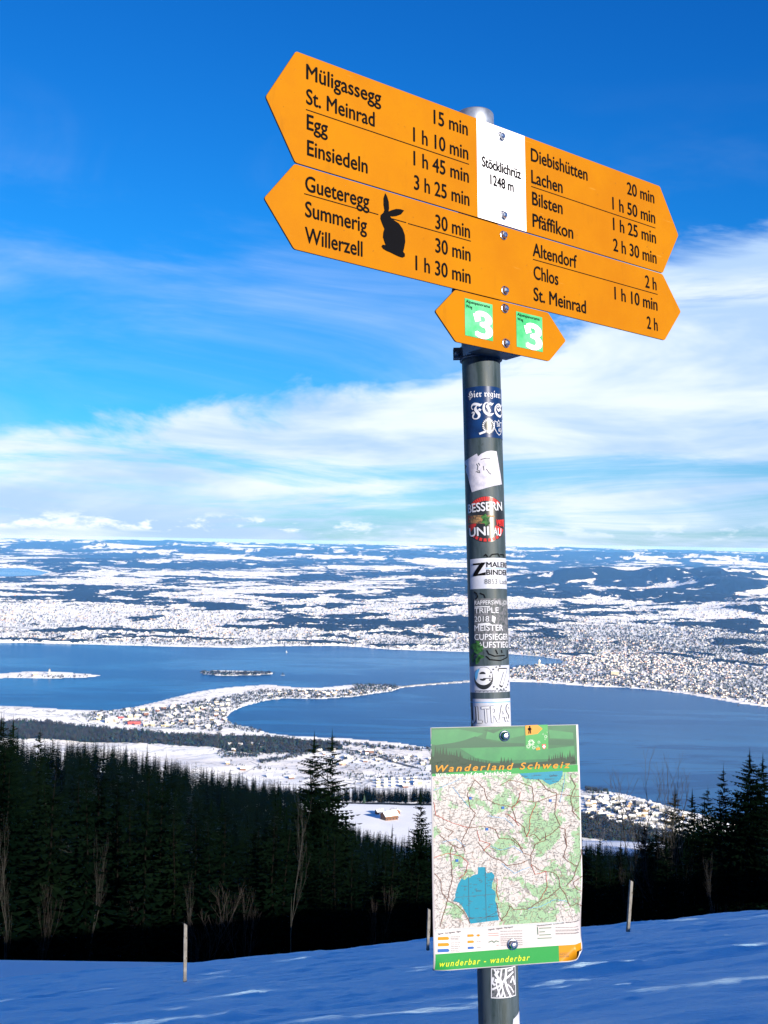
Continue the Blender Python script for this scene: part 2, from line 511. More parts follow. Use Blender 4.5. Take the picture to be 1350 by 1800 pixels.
def water_build(q, bs, t):
    geo = q.n('ShaderNodeNewGeometry').outputs['Position']
    st_ = q.noise(q.mapping(geo, rot=(0, 0, R(-12)), sc=(.0009, .0032, 1)), 1.0, 5, .6, 1.2)
    f = q.m('MINIMUM', q.m('ADD', q.ramp(st_, .50, .60, 0, .6), q.ramp(q.noise(q.mapping(geo, sc=(.00035, .0008, 1)), 1.0, 4, .6, .8), .38, .62)), 1.0)
    df = q.n('ShaderNodeBsdfDiffuse'); gl = q.n('ShaderNodeBsdfGlossy'); mx = q.n('ShaderNodeMixShader'); lw = q.n('ShaderNodeFresnel')
    lw.inputs['IOR'].default_value = 1.33
    q.l(q.mix(f, (.005, .098, .250), (.002, .046, .145)), df.inputs['Color'])
    gl.inputs['Color'].default_value = (.75, .85, .95, 1)
    q.l(q.m('MULTIPLY_ADD', f, .10, .12), gl.inputs['Roughness'])
    q.l(q.m('MULTIPLY', lw.outputs[0], .62), mx.inputs[0]); q.l(df.outputs[0], mx.inputs[1]); q.l(gl.outputs[0], mx.inputs[2])
    out_ = next(n_ for n_ in q.nt.nodes if n_.type == 'OUTPUT_MATERIAL'); q.l(mx.outputs[0], out_.inputs['Surface'])
    b = q.n('ShaderNodeBump'); b.inputs['Strength'].default_value = .55; b.inputs['Distance'].default_value = .5
    q.l(q.noise(geo, .35, 4, .6), b.inputs['Height'])
    for n_ in (df, gl, lw): q.l(b.outputs[0], n_.inputs['Normal'])


M_WATER = mat('lake_water', (.02, .09, .2), .12, build=water_build, spec=.17)

# ------------------------------------------------------------------ near snow field
xs = np.unique(np.concatenate([np.linspace(-60, -11, 26), np.arange(-11, 11.001, .075), np.linspace(11, 60, 26)]))
ys = np.unique(np.concatenate([np.linspace(-25, 5, 20), np.arange(5, 30.001, .075)]))
X, Y = np.meshgrid(xs, ys)
Z = H(X, Y, False)
ca, sa = math.cos(R(14)), math.sin(R(14))
U = X * ca - Y * sa * -1; V = -X * sa + Y * ca           # along and across the wind
rip = fbm(U / 2.6, V / .8, 71, 5, .55)
rip2 = np.maximum(fbm(U / 1.5, V / .32, 77, 3), 0)
drift = fbm(U / 9, V / 2.4, 80, 3)
amp = sstep(Y, 2, 6)
lump = np.maximum(fbm(U / .9, V / .45, 171, 4, .6), 0) ** 1.4 * sstep(fbm(U / 6, V / 2, 175, 2), 0, .35)
Z = Z + amp * (.10 * rip + .10 * rip2 ** 1.5 + .08 * drift + .045 * lump)
# a trodden track crossing the slope, its far lip catching the light
tr = V - (14.0 + .9 * np.sin(U / 6.0) + .35 * fbm(U / 2.0, U * 0, 90, 3))
Z = Z + .07 * np.exp(-(tr / .24) ** 2) * (.55 + 1.1 * fbm(U / .8, V / .5, 91, 3)) - .07 * np.exp(-((tr + .55) / .3) ** 2)
tr2 = V - (12.1 + .6 * np.sin(U / 4.0 + 2) + .3 * fbm(U / 1.5, U * 0, 94, 3))
Z = Z + .035 * np.exp(-(tr2 / .2) ** 2) * np.maximum(fbm(U / 1.3, V / .5, 96, 3), 0) * 2
nx, ny = len(xs), len(ys)
ii = np.arange(nx * ny).reshape(ny, nx)
fq = np.stack([ii[:-1, :-1], ii[:-1, 1:], ii[1:, 1:], ii[1:, :-1]], -1).reshape(-1, 4)
me = mesh_np('snow_field', np.stack([X, Y, Z], -1).reshape(-1, 3), fq, True)
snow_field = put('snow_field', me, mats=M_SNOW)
tag(snow_field, 'blue shaded snow slope rippled by wind in front of the dark forest', kind='structure')


# ------------------------------------------------------------------ hillside and lowland sheets
def sheet(name, rows, cols, m, wood_fn, grow_fn=None):
    A, D = np.meshgrid(cols, rows)
    x = A * D; y = D
    z = H(x, y)
    w = None
    if rows[-1] > 3500:
        wd = water(x, y)
        z = np.where(wd > -400, np.minimum(z, LAKE + 1.2 + np.maximum(-wd, 0) * .06), z)
        z = np.where(wd > 0, LAKE - 2 - np.minimum(wd * .1, 8), z)
        z = np.maximum(z, np.where(wd > 0, -1e9, LAKE + .9))
        # the far lakes lie higher than the big one: level basins
        for p, zl in zip(FARLAKES, (LAKE + 28, LAKE + 60)):
            s = sdist(x, y, p)
            z = np.where(s > 0, zl, np.where(s > -900, np.maximum(z * sstep(-s, 0, 900) + (zl + 3) * (1 - sstep(-s, 0, 900)), zl + 1), z))
    wood = wood_fn(x, y)
    if rows[-1] > 3500:
        wood = np.where(wd > -25, -1, wood)
        z = z + np.where(y > 6500, sstep(wood, -.02, .05) * (15 + 8 * fbm(x / 60, y / 60, 93, 2)), 0)
    n, k = len(cols), len(rows)
    ii = np.arange(n * k).reshape(k, n)
    fq = np.stack([ii[:-1, :-1], ii[:-1, 1:], ii[1:, 1:], ii[1:, :-1]], -1).reshape(-1, 4)
    me = mesh_np(name, np.stack([x, y, z], -1).reshape(-1, 3), fq, True)
    for nm, arr in (('wood', wood), ('grow', grow_fn(x, y) if grow_fn else np.zeros_like(x))):
        at = me.attributes.new(nm, 'FLOAT', 'POINT')
        at.data.foreach_set('value', arr.ravel().astype(np.float32))
    return put(name, me, mats=m)


def hill_wood(x, y):
    a = x / y
    far_edge = 880 + 40 * fbm(x / 80, y / 80, 95, 2)
    w = np.minimum((y - 36) / 20, (far_edge - y) / 40)
    b2 = np.minimum((y - 1135) / 40, (1420 - y) / 60) + .0 * x          # belt behind the terrace
    b3 = np.minimum((y - 1040) / 60, (2250 - y) / 80)                   # steep wooded slope on the right
    return np.where(a < .12, np.maximum(w, b2), np.maximum(w, b3))


rows_h = np.concatenate([np.linspace(28, 60, 24), np.geomspace(61, 2600, 170)])
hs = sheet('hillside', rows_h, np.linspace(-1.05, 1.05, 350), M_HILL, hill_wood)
tag(hs, 'wooded snowy hillside falling away below the snow crest', kind='structure')
tan_ = np.concatenate([np.linspace((LAKE - EYE) / -2600, (LAKE - EYE) / -8600, 230), np.linspace((LAKE - EYE) / -8600, .0112, 250)[1:]])
rows_l = -(LAKE - EYE) / tan_
rows_l[0] = 2600
lo = sheet('lowland', rows_l, np.concatenate([np.linspace(-1.05, -.40, 90)[:-1], np.linspace(-.40, .40, 600), np.linspace(.40, 1.05, 90)[1:]]), M_LAND, forest)
tag(lo, 'wide snowy plain of fields, woods and villages round the lake', kind='structure')

bmw = bmesh.new()
for q_ in ([(-16000, 2700), (16000, 2700), (16000, 12500), (-16000, 12500)],):
    bmw.faces.new([bmw.verts.new((x, y, LAKE)) for x, y in q_])
tag(put('lake', bm_mesh('lake', bmw), mats=M_WATER), 'blue lake with dark wind streaks between snowy shores', kind='structure')
for i, (p, zl) in enumerate(zip(FARLAKES, (LAKE + 29, LAKE + 61))):
    bmw = bmesh.new()
    bmw.faces.new([bmw.verts.new((x, y, zl)) for x, y in p])
    tag(put('lake', bm_mesh('lake', bmw), mats=M_WATER), ['small pale lake far off at the left edge of the plain', 'thin pale lake far off beside the pole'][i], kind='structure')

# ------------------------------------------------------------------ trees
def rnd_build(q, bs, t):
    pass


def leaf_mat(name, a, b):
    m = bpy.data.materials.new(name); m.use_nodes = True
    q = G(m.node_tree); bs = m.node_tree.nodes['Principled BSDF']
    geo = q.n('ShaderNodeNewGeometry').outputs['Position']
    oi = q.n('ShaderNodeObjectInfo').outputs['Random']
    f = q.m('ADD', q.m('MULTIPLY', q.noise(geo, .6, 3), .7), q.m('MULTIPLY', oi, .4))
    q.l(q.mix(q.ramp(f, .3, .85), a, b), bs.inputs['Base Color'])
    bs.inputs['Roughness'].default_value = .9
    bs.inputs['Specular IOR Level'].default_value = 0
    return m


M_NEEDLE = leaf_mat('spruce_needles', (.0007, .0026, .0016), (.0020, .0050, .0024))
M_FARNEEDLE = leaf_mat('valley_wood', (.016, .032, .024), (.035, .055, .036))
M_BARK = mat('spruce_bark', (.006, .0055, .005), .95, spec=0, var=(.003, .003, .0025), vscale=3, bump=.3, bscale=12)
M_PALEBARK = mat('pale_bark', (.030, .031, .027), .8, var=(.03, .03, .024), vscale=4, bump=.2, bscale=20)
M_BIRCH = mat('birch_bark', (.16, .155, .14), .8, var=(.05, .05, .045), vscale=3)
M_TWIG = mat('bare_twigs', (.022, .020, .018), .9, var=(.012, .011, .010), vscale=2)
M_REDTWIG = mat('reddish_twigs', (.016, .010, .009), .9, var=(.010, .007, .006), vscale=2)


def tube_np(V_, F_, p0, p1, r0, r1, n=4):
    p0 = np.array(p0, float); p1 = np.array(p1, float)
    d = p1 - p0; L = np.linalg.norm(d)
    if L < 1e-6: return
    d /= L
    u = np.cross(d, [0.3, .9, .1]); u /= np.linalg.norm(u); v = np.cross(d, u)
    b = len(V_)
    for p, r in ((p0, r0), (p1, r1)):
        for k in range(n):
            a = 2 * math.pi * k / n
            V_.append(p + (u * math.cos(a) + v * math.sin(a)) * r)
    for k in range(n):
        j = (k + 1) % n
        F_.append((b + k, b + j, b + n + j, b + n + k))


def trunk_mesh(name, h, r, m, seed=0, n=7, lean=.01):
    rr = random.Random(seed)
    V_, F_ = [], []
    x = y = 0
    for i in range(n):
        z0, z1 = h * i / n - (.6 if i == 0 else 0), h * (i + 1) / n
        x1, y1 = x + rr.uniform(-1, 1) * lean * h, y + rr.uniform(-1, 1) * lean * h
        tube_np(V_, F_, (x, y, z0), (x1, y1, z1), r * (1 - i / n) ** .8 + .01, r * (1 - (i + 1) / n) ** .8 + .01, 6)
        x, y = x1, y1
    me = mesh_np(name, V_, np.array(F_), True)
    me.materials.append(m)
    return me


def crown_mesh(name, h, rad, whorls, per, segs, seed, m, base=.1, droop=.35, ragged=.35, power=.85, tw=.34):
    """spruce crown: whorls of drooping branches, every branch a spine with hanging side twigs"""
    rr = random.Random(seed)
    V_, F_ = [], []
    for w in range(whorls):
        t = w / (whorls - 1)
        z = h * (base + (1 - base) * t ** .92)
        L = rad * ((1 - t) ** power) * (1 if t > .1 else .75 + 2.5 * t) + .12
        a0 = rr.uniform(0, 7)
        for k in range(per if t < .85 else max(3, per - 2)):
            a = a0 + 2 * math.pi * k / per + rr.uniform(-.3, .3)
            l = L * rr.uniform(1 - ragged, 1 + ragged * .5)
            zz = z + rr.uniform(-.5, .5) * h / whorls
            dr = droop * rr.uniform(.6, 1.4) * (1 - .8 * t)
            ca_, sa_ = math.cos(a), math.sin(a)
            prev = None
            for s in range(segs + 1):
                u = s / segs
                up = .25 * u * l * t
                p = (ca_ * l * u, sa_ * l * u, zz - dr * l * (u - .35 * u * u * 2 * .5) + up)
                if prev is not None:
                    wd = tw * l * (1.05 - u) * .55 + .05
                    mx, my, mz = ((prev[i] + p[i]) / 2 for i in range(3))
                    for sgn in (1, -1):
                        tx = mx - sa_ * sgn * wd * rr.uniform(.6, 1.2) + ca_ * wd * .5
                        ty = my + ca_ * sgn * wd * rr.uniform(.6, 1.2) + sa_ * wd * .5
                        tz = mz - wd * rr.uniform(.25, .85)
                        b = len(V_)
                        V_ += [prev, p, (tx, ty, tz)]
                        F_.append((b, b + 1, b + 2))
                    b = len(V_)
                    V_ += [prev, p, (mx + rr.uniform(-.1, .1) * wd, my + rr.uniform(-.1, .1) * wd, mz - wd * rr.uniform(.6, 1.3))]
                    F_.append((b, b + 1, b + 2))
                prev = p
    b = len(V_)
    V_ += [(.06, 0, h * .97), (-.05, .05, h * .97), (0, 0, h * 1.035)]
    F_.append((b, b + 1, b + 2))
    me = mesh_np(name, V_, np.array(F_))
    me.materials.append(m)
    return me


def bare_mesh(name, h, seed, m, spread=.6, levels=5, r=.09, forks=3, up=.35, n=3, first=.3):
    rr = random.Random(seed)
    V_, F_ = [], []
    def grow(p, d, L, r, lv):
        k = 3 if lv > 2 else 2
        for i in range(k):
            d2 = (d + Vector((rr.uniform(-1, 1), rr.uniform(-1, 1), rr.uniform(-.4, 1) * .6)) * .16).normalized()
            q_ = p + d2 * L / k
            tube_np(V_, F_, p, q_, r * (1 - .25 * i / k), r * (1 - .25 * (i + 1) / k), n if lv > 1 else 3)
            p, d = q_, d2
            if lv > 0 and i < k - 1 and rr.random() < .8:
                s = Vector((rr.uniform(-1, 1), rr.uniform(-1, 1), rr.uniform(0, 1) * up)).normalized()
                grow(p, (d + s * spread * 1.2).normalized(), L * rr.uniform(.4, .6), r * .45, lv - 1)
        if lv > 0:
            for _ in range(forks):
                s = Vector((rr.uniform(-1, 1), rr.uniform(-1, 1), rr.uniform(-.1, 1) * up)).normalized()
                grow(p, (d + s * spread).normalized(), L * rr.uniform(.55, .8), r * .62, lv - 1)
    grow(Vector((0, 0, h * first)), Vector((0, 0, 1)), h * .27, r * .8, levels)
    me = mesh_np(name, V_, np.array(F_))
    me.materials.append(m)
    return me


TR_MID = [trunk_mesh('trunk', 17, .13, M_BARK, s) for s in (1, 2)]
CR_MID = [crown_mesh('crown', 18, 3.1 + .4 * (s % 3), 26, 8, 3, s, M_NEEDLE, base=.12 + .05 * (s % 3), ragged=.45) for s in range(5)]
CR_NEAR = [crown_mesh('crown', 18, 3.0, 58, 11, 5, 20, M_NEEDLE, base=.06, ragged=.5, droop=.5, tw=.42),
           crown_mesh('crown', 18, 2.7, 56, 10, 5, 21, M_NEEDLE, base=.08, ragged=.7, droop=.6, tw=.44, power=.75),
           crown_mesh('crown', 18, 4.2, 58, 12, 5, 22, M_NEEDLE, base=.04, ragged=.4, droop=.42, tw=.42, power=.75)]

SIL_X = [-200, 0, 20, 40, 62, 110, 200, 255, 330, 380, 478, 522, 545, 600, 640, 700, 770, 900, 1010, 1060, 1120, 1150, 1180, 1215, 1245, 1262, 1290, 1310, 1350, 1500]
SIL_Y = [1290, 1278, 1268, 1272, 1300, 1293, 1301, 1314, 1335, 1345, 1364, 1378, 1394, 1428, 1446, 1460, 1462, 1480, 1480, 1476, 1488, 1466, 1446, 1428, 1404, 1404, 1412, 1385, 1372, 1372]


def cap_height(x, y, gz, lift=0.0):
    """tallest tree that keeps the forest's outline: the wood thins out where the valley shows"""
    px = CX + x / y * F
    hy = HZ + (px - CX) * math.tan(ROLL)
    return -(np.interp(px, SIL_X, SIL_Y) - hy) / F * y + EYE - gz


def place_tree(kind, x, y, h, crown, trunk, label, group=None, rz=None, wide=1.0, cat='tree', z=None):
    gz = float(H(np.array([x]), np.array([y]), False)[0]) if z is None else z
    s = h / 18
    mw = Matrix.Translation((x, y, gz)) @ Matrix.Rotation(random.uniform(0, 6.28) if rz is None else rz, 4, 'Z') @ Matrix.Diagonal((s * wide, s * wide, s, 1))
    t = empty(kind, mw)
    tag(t, label, cat, group)
    if trunk: put('trunk', trunk, t)
    if crown: put('crown', crown, t)
    return t


# forest points on the hillside
N = 24000
yy = np.exp(rng.uniform(math.log(52), math.log(900), N))
yy = np.where(rng.random(N) < .55, rng.uniform(60, 900, N), yy)
aa = rng.uniform(-.80, .80, N)
xx = aa * yy
keep = hill_wood(xx, yy) > 0
xx, yy, aa = xx[keep], yy[keep], aa[keep]
gz = H(xx, yy, False)
hh = rng.uniform(11, 25, len(xx))
hh = np.where(yy < 85, hh * .8, hh)
cap = cap_height(xx, yy, gz) * rng.uniform(.86, 1.015, len(xx))
hh = np.minimum(hh, cap)
keep = hh > 6.5
pts = np.stack([xx, yy, gz, hh], 1)[keep]
# keep trunks apart
order = np.argsort(pts[:, 1]); pts = pts[order]
cells = {}; sel = []
for i, p in enumerate(pts):
    gsz = 2.3 if p[1] < 200 else 3.2
    c = (int(p[0] // gsz), int(p[1] // gsz), p[1] < 200)
    if c in cells: continue
    cells[c] = 1; sel.append(i)
pts = pts[sel]
vis = np.abs(pts[:, 0] / pts[:, 1]) < .345
near_i = np.where(vis)[0][:235]
nset = set(near_i.tolist())
for i in near_i:
    x, y, z, h = (float(v) for v in pts[i])
    px = CX + x / y * F
    zones = [(90, 'at the left picture edge'), (200, 'left of the bare beech'), (290, 'between beech and left fence post'), (390, 'behind the left fence post'), (500, 'left of the twin spruces'),
             (650, 'below the twin spruces'), (757, 'left of the map board'), (1025, 'behind the map board'), (1130, 'behind the leaning post'), (1220, 'below the bare birches'), (9999, 'at the right picture edge')]
    where = next(t_ for lim, t_ in zones if px < lim)
    size_ = 'short' if h < 11 else ('tall' if h > 16.5 else 'middle sized')
    place_tree('spruce_tree', x, y, h, CR_MID[i % 5], TR_MID[i % 2], '%s dark spruce in the forest front %s' % (size_, where), '%s dark spruces in the forest front %s' % (size_, where),
               wide=random.uniform(.85, 1.15) * (1.0 if h > 12 else 1.25), z=z)
rest = np.array([pts[i] for i in range(len(pts)) if i not in nset])


def scatter(name, P, meshes, label, scale_ref=18.0, wide=1.0):
    """one mass of many trees: points instanced with crown meshes"""
    me = bpy.data.meshes.new(name)
    me.vertices.add(len(P)); me.vertices.foreach_set('co', np.ascontiguousarray(P[:, :3], dtype=np.float32).ravel())
    at = me.attributes.new('size', 'FLOAT', 'POINT'); at.data.foreach_set('value', (P[:, 3] / scale_ref).astype(np.float32))
    ob = put(name, me)
    ng = bpy.data.node_groups.new(name, 'GeometryNodeTree')
    ng.interface.new_socket('Geometry', in_out='INPUT', socket_type='NodeSocketGeometry')
    ng.interface.new_socket('Geometry', in_out='OUTPUT', socket_type='NodeSocketGeometry')
    gi = ng.nodes.new('NodeGroupInput'); go = ng.nodes.new('NodeGroupOutput')
    jn = ng.nodes.new('GeometryNodeJoinGeometry')
    nm = ng.nodes.new('GeometryNodeInputNamedAttribute'); nm.data_type = 'FLOAT'; nm.inputs['Name'].default_value = 'size'
    for k, src in enumerate(meshes):
        ip = ng.nodes.new('GeometryNodeInstanceOnPoints')
        oi = ng.nodes.new('GeometryNodeObjectInfo'); oi.inputs['Object'].default_value = src; oi.transform_space = 'ORIGINAL'
        rv = ng.nodes.new('FunctionNodeRandomValue'); rv.data_type = 'FLOAT_VECTOR'
        rv.inputs[0].default_value = (-.03, -.03, 0); rv.inputs[1].default_value = (.03, .03, 6.28); rv.inputs['Seed'].default_value = k
        ri = ng.nodes.new('FunctionNodeRandomValue'); ri.data_type = 'INT'
        ri.inputs[4].default_value = 0; ri.inputs[5].default_value = len(meshes) - 1; ri.inputs['Seed'].default_value = 99
        cmp_ = ng.nodes.new('FunctionNodeCompare'); cmp_.data_type = 'INT'; cmp_.operation = 'EQUAL'
        ng.links.new(ri.outputs[2], cmp_.inputs[2]); cmp_.inputs[3].default_value = k
        sv = ng.nodes.new('ShaderNodeCombineXYZ'); mw_ = ng.nodes.new('ShaderNodeMath'); mw_.operation = 'MULTIPLY'
        ng.links.new(nm.outputs[0], mw_.inputs[0]); mw_.inputs[1].default_value = wide
        ng.links.new(mw_.outputs[0], sv.inputs[0]); ng.links.new(mw_.outputs[0], sv.inputs[1]); ng.links.new(nm.outputs[0], sv.inputs[2])
        ng.links.new(gi.outputs[0], ip.inputs['Points']); ng.links.new(cmp_.outputs[0], ip.inputs['Selection'])
        ng.links.new(oi.outputs['Geometry'], ip.inputs['Instance']); ng.links.new(rv.outputs[0], ip.inputs['Rotation'])
        ng.links.new(sv.outputs[0], ip.inputs['Scale']); ng.links.new(ip.outputs[0], jn.inputs[0])
    ng.links.new(jn.outputs[0], go.inputs[0])
    md = ob.modifiers.new('scatter', 'NODES'); md.node_group = ng
    tag(ob, label, kind='stuff')
    return ob


def src_objs(meshes):
    """objects already standing in the scene that use these meshes, to instance from"""
    out = []
    for me in meshes:
        out.append(next(o for o in bpy.data.objects if o.data == me))
    return out


scatter('forest', rest, src_objs(CR_MID), 'dark spruce forest covering the hillside below the snow crest')

# single trees that stand out ------------------------------------------
def stand(px, d, py_top):
    """ground place of a tree seen at px whose top is seen at py_top, at distance d"""
    x = (px - CX) / F * d
    hy = HZ + (px - CX) * math.tan(ROLL)
    gz = float(H(np.array([x]), np.array([d]), False)[0])
    top = -(py_top - hy) / F * d + EYE
    return x, d, gz, top - gz


for px, d, py, cr, wide, lab in [
        (560, 66, 1303, 1, 1.35, 'tall ragged spruce with bushy top, left one of the twin spruces'),
        (591, 69, 1299, 1, 1.2, 'slimmer spruce, right one of the twin spruces left of the map board'),
        (748, 60, 1396, 0, 1.0, 'spruce whose top just reaches the left edge of the map board'),
        (1276, 62, 1354, 0, .95, 'slim spruce with a clear pointed top left of the big pair on the right'),
        (1322, 57, 1330, 2, 1.15, 'big dense dark spruce, left one of the pair at the right picture edge'),
        (1345, 60, 1338, 2, .95, 'big dense dark spruce cut by the right picture edge'),
        (1300, 66, 1392, 2, 1.0, 'dark spruce filling the gap between the slim pointed one and the big pair'),
        (1338, 70, 1400, 2, 1.1, 'dark spruce behind the trunks of the big pair at the right edge'),
        (1262, 70, 1432, 2, 1.0, 'broad low spruce in front of the slim pointed one on the right'),
        (1232, 76, 1440, 2, 1.0, 'broad low spruce right of the bare birches'),
        (1308, 60, 1440, 2, 1.1, 'broad low spruce at the foot of the big pair on the right'),
        (1160, 84, 1462, 2, 1.0, 'broad low spruce under the left bare birch'),
        (576, 72, 1410, 2, .9, 'low dark spruce between the feet of the twin spruces'),
        (535, 70, 1440, 2, .8, 'low dark spruce just left of the twin spruces'),
        (618, 74, 1436, 2, .8, 'low dark spruce just right of the twin spruces'),
        (1206, 66, 1440, 2, .9, 'broad low spruce in front of the right birch'),
        (1178, 60, 1474, 2, .9, 'broad low spruce at the feet of the two tall birches'),
        (1290, 58, 1450, 2, .9, 'dark low spruce just left of the big pair'),
        (1249, 72, 1388, 0, 1.35, 'mid sized spruce left of the slim pointed one on the right'),
        (1222, 80, 1400, 0, 1.3, 'spruce with a short pointed top behind the bare birches'),
        (1192, 84, 1398, 1, 1.35, 'dark spruce rising between the bare birches on the right'),
        (1140, 78, 1450, 1, 1.1, 'low dark spruce left of the bare birches'),
        (12, 62, 1272, 1, 1.3, 'ragged spruce at the left picture edge standing above the forest'),
        (33, 66, 1275, 0, .9, 'second ragged spruce from the left picture edge'),
        (80, 180, 1287, 0, .9, 'pointed spruce breaking the skyline of the left forest'),
        (1062, 100, 1476, 0, .9, 'small spruce in front of the snowy clearing right of the map board'),
        (1038, 96, 1486, 2, .8, 'broad spruce between the map board and the small snowy clearing'),
        (1098, 105, 1484, 2, .8, 'bushy spruce below the right end of the snowy clearing')]:
    x, y, z, h = stand(px, d, py)
    place_tree('spruce_tree', x, y, h, CR_NEAR[cr], TR_MID[0], lab, wide=wide, z=z)

BARE = [bare_mesh('crown', 18, 31, M_TWIG, spread=.50, levels=5, r=.10, forks=2, up=.9, first=.30),
        bare_mesh('crown', 18, 33, M_TWIG, spread=.75, levels=5, r=.12, forks=2, up=.5, first=.2),
        bare_mesh('crown', 18, 35, M_REDTWIG, spread=.45, levels=4, r=.07, forks=3, up=.8, first=.12)]
TR_BARE = [trunk_mesh('trunk', 9.5, .13, M_PALEBARK, 8, lean=.008), trunk_mesh('trunk', 7, .17, M_PALEBARK, 9, lean=.012), trunk_mesh('trunk', 11, .12, M_BIRCH, 10, lean=.008)]
for px, d, py, cr, wide, lab in [
        (1168, 64, 1376, 0, 1.1, 'tall bare birch with fine twigs against the lake, left one of two'),
        (1192, 62, 1384, 0, .9, 'tall bare birch with pale trunk, right one of two against the lake'),
        (1181, 70, 1400, 0, .8, 'thin bare birch between the two tall birches on the right'),
        (215, 78, 1440, 1, 1.0, 'bare beech with wide spreading grey branches in the left forest'),
        (372, 50, 1500, 2, 1.2, 'bushy bare tree with reddish twigs right of the left fence post'),
        (442, 50, 1512, 2, .8, 'small bare tree with reddish twigs and a pale stem in the left forest'),
        (1262, 34, 1515, 0, .5, 'young bare birch with thin white stem at the snow crest on the right')]:
    x, y, z, h = stand(px, d, py)
    place_tree('bare_tree', x, y, h, BARE[cr], TR_BARE[2 if cr == 0 else 1], lab, wide=wide, z=z)
# pale thin stems along the forest edge
rs = random.Random(5)
stems = [(28, 1470), (62, 1430), (104, 1400), (86, 1490), (152, 1470), (166, 1480), (176, 1500), (60, 1510), (118, 1520), (240, 1520), (286, 1500), (322, 1530), (350, 1560), (252, 1490),
         (205, 1540), (405, 1500), (468, 1480), (500, 1500), (525, 1530), (600, 1490), (640, 1520), (680, 1500), (716, 1540), (1044, 1540), (1124, 1540), (1230, 1540), (1325, 1510), (1290, 1530), (1180, 1560)]
for i, (px, py) in enumerate(stems[::3]):
    d = rs.uniform(38, 56)
    x, y, z, h = stand(px, d, py)
    side = 'left' if px < 760 else 'right'
    place_tree('slender_tree', x, y, max(h, 6), BARE[(0, 2)[i % 2]], TR_BARE[0], 'slender leafless tree with a pale stem in the shaded forest edge on the %s' % side,
               'slender pale stemmed trees at the %s forest edge' % side, wide=.45, z=z)

# ------------------------------------------------------------------ fence posts
M_POST = mat('weathered_wood', (.15, .145, .14), .85, var=(.08, .075, .07), vscale=6, bump=.4, bscale=40)
M_NOTCH = mat('dark_notch', (.03, .025, .02), .9)
for px, py, top, w, lean, lab in [
        (325, 1727, 1625, .055, -.012, 'grey wooden fence post with two notches in the snow on the left'),
        (752, 1667, 1598, .050, .012, 'grey wooden fence post half hidden behind the left edge of the map board'),
        (1104, 1620, 1531, .056, .06, 'leaning grey wooden fence post in the snow right of the map board')]:
    a, t = ray(px, py)
    ys_ = np.linspace(8, 27, 2000)
    zs_ = H(a * ys_, ys_, False)
    k = int(np.argmax((t * ys_ + EYE) < zs_ + .02))
    if k == 0: k = 1500
    d = float(ys_[k]); h = (py - top) / F * d
    bm = bmesh.new()
    for i in range(6):
        z0, z1 = -.35 + (h + .35) * i / 6, -.35 + (h + .35) * (i + 1) / 6
        s = .5 * w * (1 + .05 * math.sin(i * 2.1))
        vs = box(bm, -s + lean * z0, s + lean * z0, -s, s, z0, z1)
        for v in vs[4:]: v.co.x += lean * (z1 - z0)
        if i == 5:
            for v in vs[4:]: v.co.z += (.02 if v.co.x < lean * z1 else -.012)
    bmesh.ops.remove_doubles(bm, verts=bm.verts, dist=.0008)
    p = put('fence_post', bm_mesh('fence_post', bm), None, Matrix.Translation((a * d, d, float(zs_[k]))) @ Matrix.Rotation(.3, 4, 'Z'), M_POST)
    tag(p, lab, 'fence post', 'wooden posts along the snow crest')
    for f in (.42, .76):
        bm = bmesh.new()
        box(bm, w * .5 - .012 + lean * h * f, w * .5 + .006 + lean * h * f, -.5 * w - .003, .5 * w - .012, h * f, h * f + .035)
        put('notch', bm_mesh('notch', bm), p, None, M_NOTCH)

# ------------------------------------------------------------------ valley: woods, houses
def cone_tree(name, h, rad, seed, m):
    """far spruce: four ragged skirts over each other"""
    rr = random.Random(seed); V_, F_ = [], []
    for k, (z0, z1, r) in enumerate(((.08, .45, 1), (.28, .66, .8), (.48, .85, .58), (.68, 1.0, .36))):
        n = 9; b = len(V_)
        V_.append((rr.uniform(-.1, .1), rr.uniform(-.1, .1), h * z1))
        for i in range(n):
            a = 2 * math.pi * i / n + rr.uniform(-.2, .2); q_ = rad * r * rr.uniform(.6, 1.15)
            V_.append((q_ * math.cos(a), q_ * math.sin(a), h * (z0 + rr.uniform(-.05, .05))))
        for i in range(n): F_.append((b, b + 1 + i, b + 1 + (i + 1) % n))
    me = mesh_np(name, V_, np.array(F_)); me.materials.append(m); return me


def blob_tree(name, h, rad, seed, m):
    """far leafless broadleaf: a ragged, gappy rounded crown on a stem"""
    rr = random.Random(seed); V_, F_ = [], []
    for i in range(90):
        u = Vector((rr.gauss(0, 1), rr.gauss(0, 1), rr.gauss(0, 1))).normalized() * rr.uniform(.55, 1.08)
        c = Vector((u.x * rad, u.y * rad, h * .58 + u.z * h * .42))
        b = len(V_)
        for _ in range(3): V_.append(tuple(c + Vector((rr.uniform(-1, 1), rr.uniform(-1, 1), rr.uniform(-1, 1))) * rad * .34))
        F_.append((b, b + 1, b + 2))
    b = len(V_)
    V_ += [(-.2, 0, -.5), (.2, 0, -.5), (0, .2, -.5), (0, 0, h * .6)]
    F_ += [(b, b + 1, b + 3), (b + 1, b + 2, b + 3), (b + 2, b, b + 3)]
    me = mesh_np(name, V_, np.array(F_)); me.materials.append(m); return me


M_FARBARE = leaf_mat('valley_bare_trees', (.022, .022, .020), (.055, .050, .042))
VAL = [cone_tree('crown', 18, 4.2, 50, M_FARNEEDLE), blob_tree('crown', 18, 6.5, 51, M_FARBARE)]


